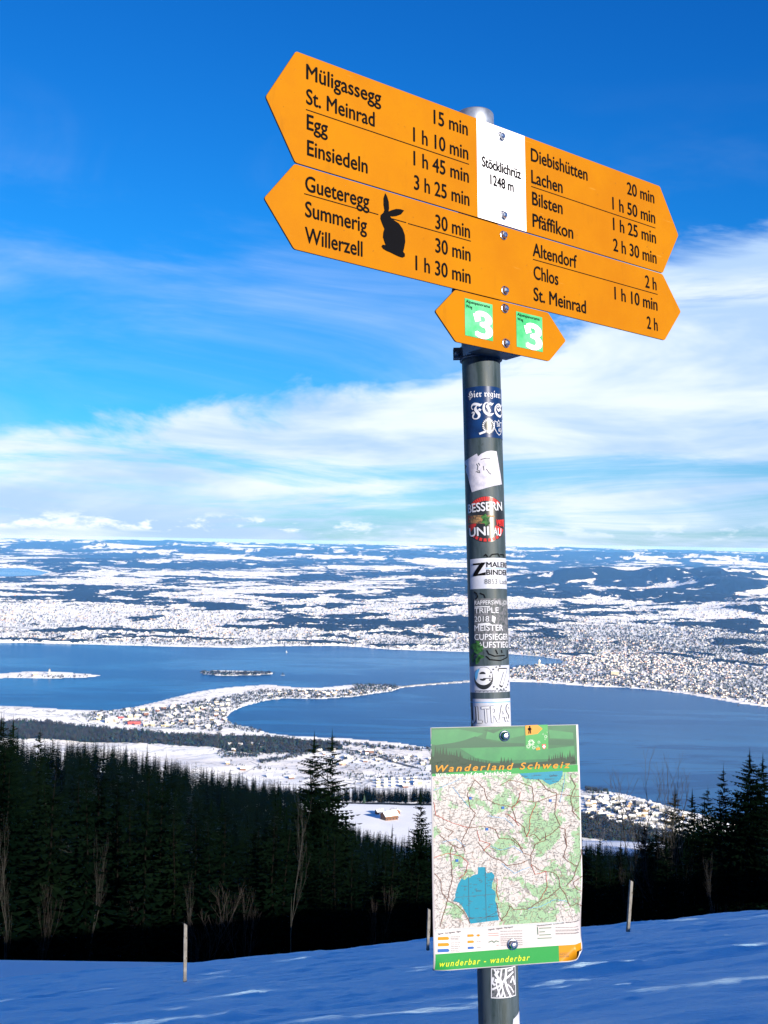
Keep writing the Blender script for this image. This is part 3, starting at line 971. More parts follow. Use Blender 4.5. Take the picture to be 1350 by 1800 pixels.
def in_poly_pts(pts_px, n, z=LAKE):
    """random ground points inside a region traced on the photograph, spread evenly as seen"""
    P = np.array(pts_px, float)
    x0, y0 = P.min(0); x1, y1 = P.max(0)
    out = []
    while len(out) < n:
        qx = rng.uniform(x0, x1, n * 3); qy = rng.uniform(y0, y1, n * 3)
        ins = sdist(qx, qy, P) > 0
        out += [(a, b) for a, b in zip(qx[ins], qy[ins])]
    out = np.array(out[:n])
    rr = np.array([on_plane(a, b, z) for a, b in out])
    return rr[:, 0], rr[:, 1]


def land_z(x, y):
    z = H(x, y)
    wd = water(x, y)
    z = np.where(wd > -400, np.minimum(z, LAKE + 1.2 + np.maximum(-wd, 0) * .06), z)
    return np.maximum(z, LAKE + .9), wd


# trees of the belts, shores, hedges and gardens
parts_ = []
n = 2600
x, y = in_poly_pts([(-60, 1262), (60, 1264), (150, 1272), (230, 1280), (300, 1286), (400, 1289), (470, 1292), (545, 1298), (600, 1304), (600, 1316), (520, 1324), (440, 1324), (380, 1314),
                    (300, 1306), (220, 1303), (100, 1297), (-60, 1296)], n, -826)
parts_.append((x, y, rng.uniform(11, 20, n)))
for poly, n, lo_, hi__ in [
        ([(640, 1330), (760, 1345), (760, 1400), (620, 1395), (560, 1350)], 200, 5, 10),
        ([(380, 1325), (560, 1330), (560, 1400), (470, 1400)], 60, 5, 9),
        ([(452, 1343), (548, 1322), (552, 1328), (458, 1350)], 160, 6, 11),
        ([(560, 1300), (760, 1316), (760, 1322), (560, 1306)], 150, 7, 15),
        ([(600, 1318), (650, 1314), (700, 1340), (690, 1345)], 60, 5, 10),
        ([(370, 1318), (520, 1322), (500, 1330), (380, 1335)], 60, 6, 12),
        ([(395, 1262), (440, 1276), (475, 1287), (430, 1286), (395, 1278)], 80, 6, 13),
        ([(130, 1252), (300, 1240), (400, 1225), (470, 1212), (560, 1214), (700, 1212), (700, 1222), (560, 1230), (470, 1232), (400, 1255), (390, 1285), (250, 1278), (140, 1262)], 1500, 6, 13),
        ([(300, 1240), (400, 1222), (470, 1210), (560, 1213), (700, 1211), (700, 1219), (560, 1227), (470, 1228), (400, 1238), (300, 1250)], 700, 6, 13),
        ([(640, 1204), (700, 1204), (700, 1211), (600, 1214)], 160, 8, 16),
        ([(560, 1318), (760, 1335), (760, 1352), (640, 1342)], 120, 6, 13),
        ([(395, 1322), (460, 1320), (455, 1335), (390, 1338)], 90, 7, 13),
        ([(620, 1200), (700, 1203), (700, 1208), (620, 1206)], 60, 8, 16),
        ([(352, 1180), (485, 1182), (470, 1187), (360, 1187)], 420, 8, 18),
        ([(-30, 1184), (180, 1184), (180, 1190), (-30, 1192)], 26, 6, 15),
        ([(70, 1187), (150, 1187), (140, 1191), (80, 1191)], 40, 6, 12),
        ([(0, 1124), (830, 1128), (830, 1146), (700, 1141), (480, 1134), (300, 1136), (0, 1128)], 900, 7, 15),
        ([(0, 1060), (830, 1060), (830, 1132), (480, 1134), (0, 1124)], 4000, 8, 16),
        ([(895, 1060), (1350, 1060), (1350, 1180), (1000, 1160), (895, 1146)], 3500, 8, 16),
        ([(895, 1120), (1000, 1100), (1560, 1120), (1560, 1272), (1350, 1236), (1200, 1214), (1000, 1200), (895, 1192)], 11500, 9, 17),
        ([(1022, 1432), (1120, 1462), (1210, 1492), (1210, 1515), (1022, 1490)], 1100, 10, 18),
        ([(1030, 1396), (1140, 1408), (1240, 1445), (1240, 1500), (1110, 1470), (1025, 1440)], 420, 6, 11),
        ([(1030, 1382), (1075, 1388), (1070, 1396), (1030, 1394)], 60, 8, 16),
        ([(1030, 1392), (1140, 1404), (1240, 1440), (1240, 1500), (1120, 1480), (1025, 1440)], 230, 5, 10)]:
    x, y = in_poly_pts(poly, n, LAKE + 6)
    parts_.append((x, y, rng.uniform(lo_, hi__, n)))
# hedges and single trees in the fields this side of the lake
for (xa, ya), (xb, yb), n in [((560, 1330), (640, 1330), 20), ((610, 1372), (760, 1366), 26), ((400, 1345), (500, 1352), 16), ((620, 1352), (700, 1345), 12)]:
    u = rng.random(n)
    x, y = np.array([on_plane(xa + (xb - xa) * k, ya + (yb - ya) * k + rng.uniform(-2, 2), -812) for k in u]).T
    parts_.append((x, y, rng.uniform(5, 9, n)))
x = np.concatenate([p[0] for p in parts_]); y = np.concatenate([p[1] for p in parts_]); h = np.concatenate([p[2] for p in parts_])
z, wd = land_z(x, y)
k = (wd < -4) & (rng.random(len(x)) > np.maximum(np.abs(x / y) - .355, 0) * 9)
h = np.where(y > 9000, h * 1.25, h)
VP = np.stack([x, y, z - .4, h], 1)[k]
n = 9000                                               # belts behind the terrace and on the slope to the right
yb = rng.uniform(1035, 2300, n); ab = rng.uniform(-.45, .45, n); xb = yb * ab
kb = np.where(ab < .12, (yb > 1160) & (yb < 1400), (yb > 1050) & (yb < 2240) & ~((yb < 1100) & (ab > .17) & (ab < .225)))
zb = H(xb, yb, False)
hb = rng.uniform(12, 20, n)
BP = np.stack([xb, yb, zb, hb], 1)[kb]
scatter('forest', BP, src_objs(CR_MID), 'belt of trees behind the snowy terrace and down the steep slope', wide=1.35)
for i in range(2):
    o = put('tree', VAL[i], None, Matrix.Translation(on_plane((640, 668)[i], (1418, 1416)[i], -262) + (0,)) @ Matrix.Scale(.55, 4))
    o.location.z = float(H(np.array([o.location.x]), np.array([o.location.y]), False)[0])
    tag(o, ('small round tree standing alone on the snowy terrace left of the brown chalet', 'second small round tree just left of the brown chalet')[i], 'tree')
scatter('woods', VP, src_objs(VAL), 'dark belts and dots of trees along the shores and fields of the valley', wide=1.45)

WALLS = {'cream': (.42, .36, .26), 'white': (.46, .44, .40), 'ochre': (.36, .24, .11), 'brown': (.16, .07, .035), 'grey': (.32, .32, .32), 'salmon': (.55, .33, .24), 'yellow': (.62, .52, .25), 'red': (.50, .07, .05)}
M_WALL = {k: mat('wall_' + k, v, .85, var=tuple(c * .82 for c in v), vscale=.4) for k, v in WALLS.items()}
M_ROOF = mat('roof_snow', (.80, .80, .82), .8, var=(.60, .60, .63), vscale=.25)
M_RROOF = mat('red_roof', (.42, .06, .04), .7, var=(.5, .12, .09), vscale=.2)
M_BROOF = mat('dark_roof', (.05, .05, .055), .7)
M_WIN = mat('window_glass', (.03, .035, .05), .2)
M_WOODD = mat('dark_timber', (.10, .045, .02), .8, var=(.06, .028, .015), vscale=2)


def house_meshes(l, w, h, rh, kind='gable'):
    bm = bmesh.new(); hw, hl = w / 2, l / 2
    if kind == 'gable':
        pr = [(-hw, -2), (hw, -2), (hw, h), (0, h + rh), (-hw, h)]
        a = [bm.verts.new((-hl, p, q_)) for p, q_ in pr]; b = [bm.verts.new((hl, p, q_)) for p, q_ in pr]
        bm.faces.new(a[::-1]); bm.faces.new(b)
        for i in range(5):
            j = (i + 1) % 5
            bm.faces.new([a[i], a[j], b[j], b[i]])
        wall = bm_mesh('wall', bm)
        bm = bmesh.new(); o = .9; e = .55
        for s in (-1, 1):
            sl = rh / hw
            p0 = (s * (hw + o), h - o * sl + .05); p1 = (0, h + rh + .05)
            q0 = (p0[0], p0[1] + e); q1 = (0, p1[1] + e)
            vs = [bm.verts.new((X_, p, q_)) for X_ in (-hl - o, hl + o) for p, q_ in (p0, p1, q1, q0)]
            for f in ((0, 1, 2, 3), (7, 6, 5, 4), (3, 2, 6, 7), (0, 3, 7, 4), (0, 4, 5, 1)):
                bm.faces.new([vs[i] for i in f])
        bmesh.ops.recalc_face_normals(bm, faces=bm.faces)
        roof = bm_mesh('roof', bm)
    else:
        box(bm, -hl, hl, -hw, hw, -2, h)
        wall = bm_mesh('wall', bm)
        bm = bmesh.new()
        box(bm, -hl - .3, hl + .3, -hw - .3, hw + .3, h + .02, h + .75)
        if kind == 'block': box(bm, -2.5, 2.5, -2, 2, h + .76, h + 2.6)
        roof = bm_mesh('roof', bm)
    bm = bmesh.new()
    nf = max(1, int(h // 2.9))
    for s in (-1, 1):
        for f in range(nf):
            n = max(2, int(l // 3.4))
            for i in range(n):
                X_ = -hl + l * (i + .5) / n
                y0, y1 = sorted((s * (hw - .1), s * (hw + .06)))
                box(bm, X_ - .65, X_ + .65, y0, y1, f * 2.9 + .9, f * 2.9 + 2.3)
            n = max(1, int(w // 3.6))
            for i in range(n):
                Y_ = -hw + w * (i + .5) / n
                x0, x1 = sorted((s * (hl - .1), s * (hl + .06)))
                box(bm, x0, x1, Y_ - .6, Y_ + .6, f * 2.9 + .9, f * 2.9 + 2.3)
    win = bm_mesh('window_row', bm)
    wall.materials.append(None); roof.materials.append(M_ROOF); win.materials.append(M_WIN)
    return wall, roof, win


HM = [('small house', house_meshes(11, 9, 5.5, 3)), ('farmhouse', house_meshes(16, 11, 6, 4.2)), ('apartment house', house_meshes(20, 12, 9, 3.5)), ('apartment block', house_meshes(24, 13, 13, 0, 'block')),
      ('flat roofed hall', house_meshes(42, 24, 8, 0, 'flat'))]


def place_house(kind, x, y, wall, rot, label, group=None, roof=None, win=True, sc=1.0, cat='house', z=None):
    if z is None: z = float(land_z(np.array([x]), np.array([y]))[0][0]) if y > 2600 else float(H(np.array([x]), np.array([y]), False)[0])
    nm, (mw_, mr, mn) = HM[kind]
    t = empty(nm.replace(' ', '_'), Matrix.Translation((x, y, z)) @ Matrix.Rotation(rot, 4, 'Z') @ Matrix.Scale(sc, 4))
    tag(t, label, cat, group)
    def lk(me, m):
        o = put(me.name.split('.')[0], me, t)
        if m is not None:
            o.material_slots[0].link = 'OBJECT'; o.material_slots[0].material = m
        return o
    lk(mw_, M_WALL[wall]); lk(mr, roof)
    if win: lk(mn, None)
    return t


n_house = 0
def village(poly, n, kinds, walls, place_, rots, z=LAKE + 6, gap=15, win=True):
    global n_house
    x, y = in_poly_pts(poly, n * 4, z)
    wd = water(x, y)
    used = []; made = 0
    for i in range(len(x)):
        if made >= n: break
        if wd[i] > -14: continue
        if any((x[i] - a) ** 2 + (y[i] - b) ** 2 < gap * gap for a, b in used): continue
        used.append((x[i], y[i])); made += 1; n_house += 1
        k = random.choice(kinds); w_ = random.choice(walls)
        place_house(k, float(x[i]), float(y[i]), w_, random.choice(rots) + random.uniform(-.25, .25), '%s walled %s, snowy roof, %s' % (w_, HM[k][0], place_), '%s walled %ss %s' % (w_, HM[k][0], place_), win=win)


# the brown chalet and farms on the terrace
def terr(px, py):
    a, t = ray(px, py)
    ys_ = np.geomspace(300, 5000, 6000); z_ = H(a * ys_, ys_, False)
    ok = (t * ys_ + EYE) < z_ + .3
    k = int(np.argmax(ok)) if ok.any() else 3000
    return a * float(ys_[k]), float(ys_[k]), float(z_[k])


def chalet(px, py, rot, sc, label):
    x, y, z = terr(px, py)
    t = empty('chalet', Matrix.Translation((x, y, z)) @ Matrix.Rotation(rot, 4, 'Z') @ Matrix.Scale(sc, 4))
    tag(t, label, 'house')
    w_, r_, n_ = house_meshes(14, 10, 5, 3.2)
    put('wall', w_, t).data.materials[0] = M_WALL['brown']
    put('roof', r_, t); put('window_row', n_, t)
    bm = bmesh.new(); box(bm, -7.2, 7.2, -6.1, -5.05, 2.3, 2.45); box(bm, -7.2, 7.2, -6.1, -6.0, 2.45, 3.3)
    put('balcony', bm_mesh('balcony', bm), t, mats=M_WOODD)
    bm = bmesh.new(); box(bm, 2.6, 3.5, .8, 1.7, 6, 9.6)
    put('chimney', bm_mesh('chimney', bm), t, mats=M_WALL['grey'])
    return t


chalet(684, 1440, .55, .95, 'brown timber chalet with snowy roof on the terrace left of the map board')
chalet(694, 1430, -1.0, .62, 'small brown annex with snowy roof just behind the brown chalet')
chalet(667, 1430, .5, .5, 'low dark shed with snowy roof left of the brown chalet')
for px, py, k, w_, rot, lab in [
        (427, 1348, 1, 'brown', .2, 'farmhouse with dark timber walls in the white field above the left forest'),
        (474, 1362, 1, 'white', .1, 'farmhouse with snowy roof in the field left of the twin spruces'),
        (512, 1364, 1, 'brown', .4, 'dark barn in the field close left of the twin spruces'),
        (400, 1338, 0, 'ochre', .3, 'ochre house at the left end of the field above the forest'),
        (602, 1335, 2, 'salmon', .2, 'salmon coloured house right behind the tip of the slim twin spruce'),
        (712, 1386, 1, 'brown', .3, 'brown farmhouse at the right of the greenhouses left of the map board'),
        (735, 1380, 2, 'salmon', .1, 'salmon house nearest the left edge of the map board')]:
    x, y = on_plane(px, py, -800)
    place_house(k, x, y, w_, rot, lab, sc=1.15)
for i in range(6):                                     # rows of terraced houses and greenhouses
    for j in range(3):
        x, y = on_plane(665 + i * 13, 1374 + j * 6 - i * .5, -803)
        place_house(0, x, y, random.choice(['yellow', 'cream']), random.uniform(-.1, .1), 'small pale yellow row house with snowy roof in the estate left of the map board', 'row houses in the estate left of the map board', sc=1.0, win=False)
village([(560, 1310), (760, 1325), (760, 1345), (640, 1335), (560, 1325)], 22, [0, 1, 2], ['white', 'cream', 'brown'], 'in the fields by the near lake shore', [0, .6, 1.2], -815)
village([(400, 1300), (470, 1300), (480, 1320), (380, 1318)], 8, [0, 1], ['cream', 'ochre'], 'in the clearing behind the left forest', [0, .5], -822)
village([(1030, 1396), (1080, 1396), (1150, 1412), (1235, 1440), (1245, 1478), (1190, 1500), (1120, 1472), (1025, 1438)], 118, [0, 1, 2, 2, 3], ['cream', 'white', 'cream', 'white', 'ochre', 'grey'],
        'in the lakeside village right of the map board', [.1, .9, -.5, 1.6], -830, 19)
village([(130, 1256), (230, 1250), (300, 1240), (400, 1226), (400, 1250), (395, 1282), (250, 1276), (140, 1262)], 62, [0, 1, 2, 2, 3], ['cream', 'white', 'yellow', 'brown'],
        'in the town behind the left forest', [0, .4, 1.0], LAKE + 3, 26, False)
village([(470, 1212), (560, 1213), (700, 1210), (695, 1218), (560, 1227), (470, 1230)], 30, [0, 1, 2], ['cream', 'white', 'ochre'], 'on the thin snowy peninsula in the lake', [0, .5, 1.1], LAKE + 2, 28, False)
for px, py, k, w_, roof, rot, sc, lab in [
        (236, 1272, 4, 'red', M_RROOF, .1, 1.3, 'large red industrial hall in the town behind the left forest'),
        (212, 1263, 4, 'red', M_RROOF, .3, .7, 'small red hall farther back in the left town'),
        (262, 1275, 4, 'cream', None, .1, 1.2, 'long cream hall right of the large red one'),
        (192, 1270, 3, 'white', None, .2, 1.5, 'tall white block left of the red hall'),
        (225, 1266, 4, 'white', None, .1, 1.1, 'white hall behind the large red one'),
        (163, 1268, 4, 'grey', M_BROOF, .5, .9, 'dark roofed hall at the left end of the town'),
        (290, 1276, 4, 'yellow', None, .1, .8, 'yellow hall right of the long cream hall')]:
    x, y = on_plane(px, py, LAKE + 2)
    place_house(k, x, y, w_, rot, lab, roof=roof, sc=sc, cat='hall')
# island church, castle
def tower(px, py, s, h, w_, lab, cat='tower'):
    x, y = on_plane(px, py, LAKE + 2)
    z = float(land_z(np.array([x]), np.array([y]))[0][0])
    t = empty('church', Matrix.Translation((x, y, z))); tag(t, lab, cat)
    bm = bmesh.new(); box(bm, -s, s, -s, s, -1, h)
    put('tower', bm_mesh('tower', bm), t, mats=M_WALL[w_])
    bm = bmesh.new(); lathe(bm, [(s * 1.5, h + .02), (s * .2, h + s * 2.6), (0, h + s * 2.7)], 4)
    put('spire', bm_mesh('spire', bm), t, mats=M_BROOF if w_ == 'white' else M_ROOF)
    w2, r2, n2 = house_meshes(26, 12, 8, 5)
    o = put('nave', w2, t, WM[t.name] @ Matrix.Translation((s + 13.5, 0, 0))); o.data.materials[0] = M_WALL[w_]
    put('nave_roof', r2, t, WM[t.name] @ Matrix.Translation((s + 13.5, 0, 0)))
tower(87, 1186, 4, 30, 'white', 'white church with square tower on the snowy island at the left', 'church')
place_house(1, *on_plane(62, 1187, LAKE + 2), 'salmon', .2, 'reddish farmhouse left of the white church on the island', sc=1.6)
tower(948, 1172, 6, 34, 'cream', 'cream castle with tower above the town shore right of the pole', 'castle')
place_house(3, *on_plane(1080, 1186, LAKE + 8), 'cream', .1, 'large cream block in the town across the lake', sc=2.2)
# islet and boats
def boat(px, py, sc, sail, lab):
    x, y = on_plane(px, py, LAKE)
    t = empty('boat', Matrix.Translation((x, y, LAKE)) @ Matrix.Rotation(.4, 4, 'Z') @ Matrix.Scale(sc, 4)); tag(t, lab, 'boat')
    bm = bmesh.new()
    r0 = [(-5, 0), (-4.5, 1.3), (0, 1.7), (4, 1.0), (6, 0), (4, -1.0), (0, -1.7), (-4.5, -1.3)]
    a = [bm.verts.new((p * .85, q_ * .6, -.4)) for p, q_ in r0]; b = [bm.verts.new((p, q_, 1.1)) for p, q_ in r0]
    bm.faces.new(a[::-1]); bm.faces.new(b)
    for i in range(8): bm.faces.new([a[i], a[(i + 1) % 8], b[(i + 1) % 8], b[i]])
    put('hull', bm_mesh('hull', bm), t, mats=M_WALL['white'] if sail else M_BROOF)
    bm = bmesh.new()
    if sail:
        box(bm, -.1, .1, -.1, .1, 1.1, 12)
        v = [bm.verts.new(p) for p in ((-.2, .05, 2), (-4.5, .5, 2), (-.2, .05, 11.5))]; bm.faces.new(v)
        put('sail', bm_mesh('sail', bm), t, mats=M_WALL['white'])
    else:
        box(bm, -3, 1.5, -1, 1, 1.1, 3.2)
        put('cabin', bm_mesh('cabin', bm), t, mats=M_BROOF)
boat(504, 1147, 1.5, True, 'tiny white sailing boat far out on the lake above the islands')
boat(1298, 1240, 1.6, False, 'small dark boat near the town shore at the right')
x, y = on_plane(497, 1187, LAKE)
bm = bmesh.new(); lathe(bm, [(16, -1), (14, .8), (6, 1.6), (0, 1.8)], 12)
o = put('islet', bm_mesh('islet', bm), None, Matrix.Translation((x, y, LAKE)), M_WALL['grey']); tag(o, 'tiny rocky islet with a tree right of the wooded island', 'islet')
o = put('tree', VAL[1], None, Matrix.Translation((x, y, LAKE + 1)) @ Matrix.Scale(.9, 4)); tag(o, 'single round tree on the tiny islet in the lake', 'tree')
# lake dam with its railway and road
dam = [on_plane(a, b, LAKE) for a, b in ((698, 1209), (730, 1205), (770, 1202), (820, 1198.5), (860, 1195), (900, 1192), (935, 1188))]
M_DAM = mat('dam_stone', (.16, .15, .14), .9, var=(.30, .30, .31), vscale=.05)
bm = bmesh.new(); prev = None
for i, (x, y) in enumerate(dam):
    c = [bm.verts.new((x + dx, y + dy, LAKE + dz)) for dx, dy, dz in ((-2, -20, -1), (0, -12, 4.5), (0, 12, 4.5), (2, 20, -1))]
    if prev:
        for k in range(3): bm.faces.new([prev[k], prev[k + 1], c[k + 1], c[k]])
    prev = c
bmesh.ops.recalc_face_normals(bm, faces=bm.faces)
tag(put('dam', bm_mesh('dam', bm), mats=M_DAM), 'thin dark dam carrying road and railway across the lake', kind='structure')
# road through the near fields
road = [(600, 1308), (640, 1315), (672, 1326), (700, 1336), (730, 1345), (765, 1356), (800, 1368)]
M_ROAD = mat('asphalt', (.07, .07, .075), .85, var=(.11, .11, .115), vscale=.1)
P_ = [on_plane(a, b, -812) for a, b in road]
P_ = [(x, y, float(land_z(np.array([x]), np.array([y]))[0][0]) + 1.2) for x, y in P_]
bm = bmesh.new(); prev = None
for i in range(len(P_)):
    a_ = Vector(P_[max(i - 1, 0)]); b_ = Vector(P_[min(i + 1, len(P_) - 1)]); t_ = (b_ - a_).normalized(); nn = Vector((-t_.y, t_.x, 0)) * 9
    p = Vector(P_[i]); c = [bm.verts.new(p + nn), bm.verts.new(p - nn)]
    if prev: bm.faces.new([prev[0], prev[1], c[1], c[0]])
    prev = c
bmesh.ops.recalc_face_normals(bm, faces=bm.faces)
tag(put('road', bm_mesh('road', bm), mats=M_ROAD), 'dark motorway cutting through the white fields by the shore', kind='structure')


# the houses of the towns across the lake, too many and too far to count
def far_town(regions):
    xs_, ys_ = [], []
    for poly, n in regions:
        x, y = in_poly_pts(poly, n, LAKE + 10)
        # cluster into villages
        c = fbm(x / 1100, y / 1100, 120, 2) + rng.uniform(-.35, .35, n) - np.maximum(np.abs(x / y) - .355, 0) * 4
        k = c > -.08
        xs_.append(x[k]); ys_.append(y[k])
    x = np.concatenate(xs_); y = np.concatenate(ys_)
    z, wd = land_z(x, y)
    fo = forest(x, y)
    k = (wd < -20) & (fo < -.05)
    x, y, z = x[k], y[k], z[k]
    n = len(x)
    l = rng.uniform(4.5, 9, n) * np.interp(y, [7000, 20000], [1, 1.7]); w = l * rng.uniform(.6, .9, n); h = rng.uniform(5, 9, n) * np.interp(y, [7000, 20000], [1, 1.5]); rh = w * .5
    a = rng.uniform(-.8, .8, n)
    X_ = np.array([-1, 1, 1, -1, -1, 1, 1, -1, -1, 1]); Y_ = np.array([-1, -1, 1, 1, -1, -1, 1, 1, 0, 0]); Zb = np.array([0, 0, 0, 0, 1, 1, 1, 1, 1, 1]); Zr = np.array([0] * 8 + [1, 1])
    lx = X_[None] * l[:, None]; ly = Y_[None] * w[:, None]; lz = Zb[None] * h[:, None] + Zr[None] * rh[:, None]
    vx = x[:, None] + lx * np.cos(a)[:, None] - ly * np.sin(a)[:, None]; vy = y[:, None] + lx * np.sin(a)[:, None] + ly * np.cos(a)[:, None]; vz = z[:, None] - 1 + lz
    V_ = np.stack([vx, vy, vz], -1).reshape(-1, 3)
    b = (np.arange(n) * 10)[:, None, None]
    quads = np.array([(0, 1, 5, 4), (1, 2, 6, 5), (2, 3, 7, 6), (3, 0, 4, 7), (4, 5, 9, 8), (6, 7, 8, 9)])
    tris = np.array([(5, 6, 9), (7, 4, 8)])
    Q = (b + quads[None]).reshape(-1, 4); T = (b + tris[None]).reshape(-1, 3)
    wallmat = rng.integers(1, 5, n)
    mi = np.concatenate([np.stack([wallmat] * 4 + [np.where(rng.random(n) < .12, 5, 0)] * 2, 1).ravel(), np.repeat(wallmat, 2)])
    me = mesh_np('houses', V_, [Q, T], mi=mi)
    for m_ in (M_ROOF, M_WALL['cream'], M_WALL['white'], M_WALL['grey'], M_WALL['salmon'], M_BROOF): me.materials.append(m_)
    return tag(put('houses', me), 'countless tiny snowy houses of the towns across the lake', kind='stuff')


far_town([([(-90, 1058), (400, 1058), (830, 1058), (830, 1140), (690, 1138), (480, 1132), (0, 1124), (-90, 1122)], 3600),
          ([(895, 1075), (1560, 1075), (1560, 1215), (1000, 1160), (895, 1146)], 2500),
          ([(895, 1176), (1000, 1155), (1150, 1140), (1560, 1150), (1560, 1272), (1350, 1238), (1200, 1214), (1000, 1200), (895, 1194)], 3100),
          ([(895, 1120), (1150, 1120), (1200, 1200), (1000, 1195), (895, 1190)], 1100),
          ([(-260, 985), (1620, 990), (1620, 1060), (-260, 1060)], 4200)])
print('houses', n_house)

# ------------------------------------------------------------------ signpost
def pole_build(q, bs, t):
    """weathered zinc: cloudy patches, dark run marks and dull scratches along the pole"""
    a = q.noise(q.mapping(t, sc=(40, 40, 7)), 1.0, 5, .65)
    r_ = q.noise(q.mapping(t, sc=(160, 160, 6)), 1.0, 3, .6)
    d_ = q.noise(t, 120, 3, .7)
    c = q.mix(q.ramp(a, .35, .65), (.011, .021, .024), (.036, .052, .068))
    c = q.mix(q.m('MULTIPLY', q.ramp(r_, .58, .70), .5), c, (.06, .08, .10))
    c = q.mix(q.m('MULTIPLY', q.ramp(d_, .62, .72), .6), c, (.010, .016, .016))
    q.l(c, bs.inputs['Base Color'])
    q.l(q.ramp(a, .3, .7, .45, .7), bs.inputs['Roughness'])


M_POLE = mat('galvanised_pole', (.040, .058, .070), .6, 0.0, spec=.25, var=(.024, .038, .036), vscale=22, bump=.12, bscale=90, build=pole_build)
M_ZINC = mat('zinc', (.42, .45, .50), .38, .8, var=(.22, .25, .30), vscale=35)
M_STEEL = mat('bolt_steel', (.5, .52, .56), .22, 1.0)
M_CLAMP = mat('clamp_steel', (.10, .12, .15), .4, .6, var=(.06, .07, .09), vscale=40)
def orange_build(q, bs, t):
    """sun-bleached paint with faint grime, water marks and small scuffs"""
    a = q.noise(t, 5, 5, .65); d_ = q.noise(q.mapping(t, sc=(30, 8, 30)), 1.0, 4, .7); s_ = q.noise(q.mapping(t, rot=(0, 0, .5), sc=(14, 130, 14)), 1.0, 2, .5)
    sp_ = q.noise(t, 190, 2, .6)
    c = q.mix(q.ramp(a, .3, .7), (.262, .100, .0010), (.232, .080, .0006))
    c = q.mix(q.m('MULTIPLY', q.ramp(d_, .56, .75), .22), c, (.12, .045, .004))
    c = q.mix(q.m('MULTIPLY', q.ramp(s_, .70, .76), .35), c, (.34, .17, .03))
    c = q.mix(q.m('MULTIPLY', q.ramp(sp_, .74, .78), .6), c, (.06, .03, .01))
    q.l(c, bs.inputs['Base Color'])
    q.l(q.ramp(a, .3, .7, .42, .62), bs.inputs['Roughness'])
    b = q.n('ShaderNodeBump'); b.inputs['Strength'].default_value = .15; b.inputs['Distance'].default_value = .002
    q.l(q.noise(t, 9, 3), b.inputs['Height']); q.l(b.outputs[0], bs.inputs['Normal'])


M_ORANGE = mat('orange_paint', (.255, .096, .0010), .55, var=(.235, .083, .0008), vscale=7, spec=.06, build=orange_build)
M_EDGE = mat('board_edge', (.10, .04, .01), .6)
M_WHITE = mat('white_paint', (.62, .62, .66), .45, var=(.60, .60, .65), vscale=8, spec=.12)
M_BLACK = mat('black_print', (.002, .002, .003), .8, spec=.05)
M_GREENP = mat('green_print', (.03, .24, .09), .45, var=(.09, .33, .17), vscale=22, spec=.12)
M_STW = mat('sticker_white', (.33, .34, .40), .35, var=(.27, .29, .37), vscale=60, spec=.12)
M_STW2 = mat('sticker_paper', (.36, .35, .41), .5, var=(.26, .26, .33), vscale=90, spec=.12)
M_INKW = mat('white_ink', (.36, .37, .42), .5, spec=.12)
M_STB = mat('sticker_blue', (.004, .022, .085), .35, var=(.003, .014, .055), vscale=40, spec=.12)
M_GLOSSB = mat('sticker_black', (.008, .009, .011), .35, spec=.4)
M_RED = mat('sticker_red', (.30, .02, .02), .35, spec=.12)
M_LBLUE = mat('light_blue_print', (.06, .22, .42), .4, spec=.12)
M_GREY = mat('grey_print', (.10, .10, .12), .5, var=(.03, .04, .045), vscale=260, spec=.12)
M_LEAF = mat('green_leaf_print', (.035, .12, .03), .5, var=(.008, .03, .012), vscale=260, spec=.12)
M_BEIGE = mat('tan_print', (.25, .14, .06), .5, var=(.05, .04, .03), vscale=300, spec=.12)

PR = .0285
P1c, P2c = Vector((.145, -.221, 1.70)), Vector((.159, .672, 1.585))
PL = (P2c - P1c).length
p1w, p2w = c2w(P1c), c2w(P2c)
az_ = (p1w - p2w).normalized()
ay_ = (MC.to_3x3() @ Vector((0, 0, -1)))
ay_ = (ay_ - az_ * ay_.dot(az_)).normalized()
ax_ = ay_.cross(az_)
PM = Matrix.Identity(4)
for j, c_ in enumerate((ax_, ay_, az_)):
    for i in range(3): PM[i][j] = c_[i]
PM.translation = p1w                              # pole frame: z up the pole, -y towards the camera


def arc(px, py):
    """measured spot on the pole -> (distance round the pole, distance along it)"""
    t = (py - 900) / F
    k = (1.6715 * t + .221) / (.893 + .115 * t)
    z = 1.70 - .115 * k
    xc = (.145 + .014 * k) / z * F + CX
    q_ = max(-.999, min(.999, (px - xc) / (PR * F / z)))
    return math.asin(q_) * PR, -k * PL


GR = -2.62
base_m = PM @ Matrix.Translation((0, 0, GR))
post = empty('signpost', base_m)
tag(post, 'grey metal hiking signpost with orange arrow boards, map board and many stickers', 'signpost')
bm = bmesh.new(); lathe(bm, [(0, GR - .3), (PR, GR - .3)] + [(PR, z_) for z_ in np.linspace(GR, .34, 12)] + [(PR, .372)], 64)
put('pole', bm_mesh('pole', bm, True), post, PM, M_POLE)
bm = bmesh.new(); lathe(bm, [(PR + .0002, .340), (PR + .0010, .340), (PR + .0010, .3905), (PR - .0004, .3925), (PR - .004, .3930), (0, .3932)], 64)
cap = put('cap', bm_mesh('cap', bm, True), post, PM, M_ZINC)

HCAP = None


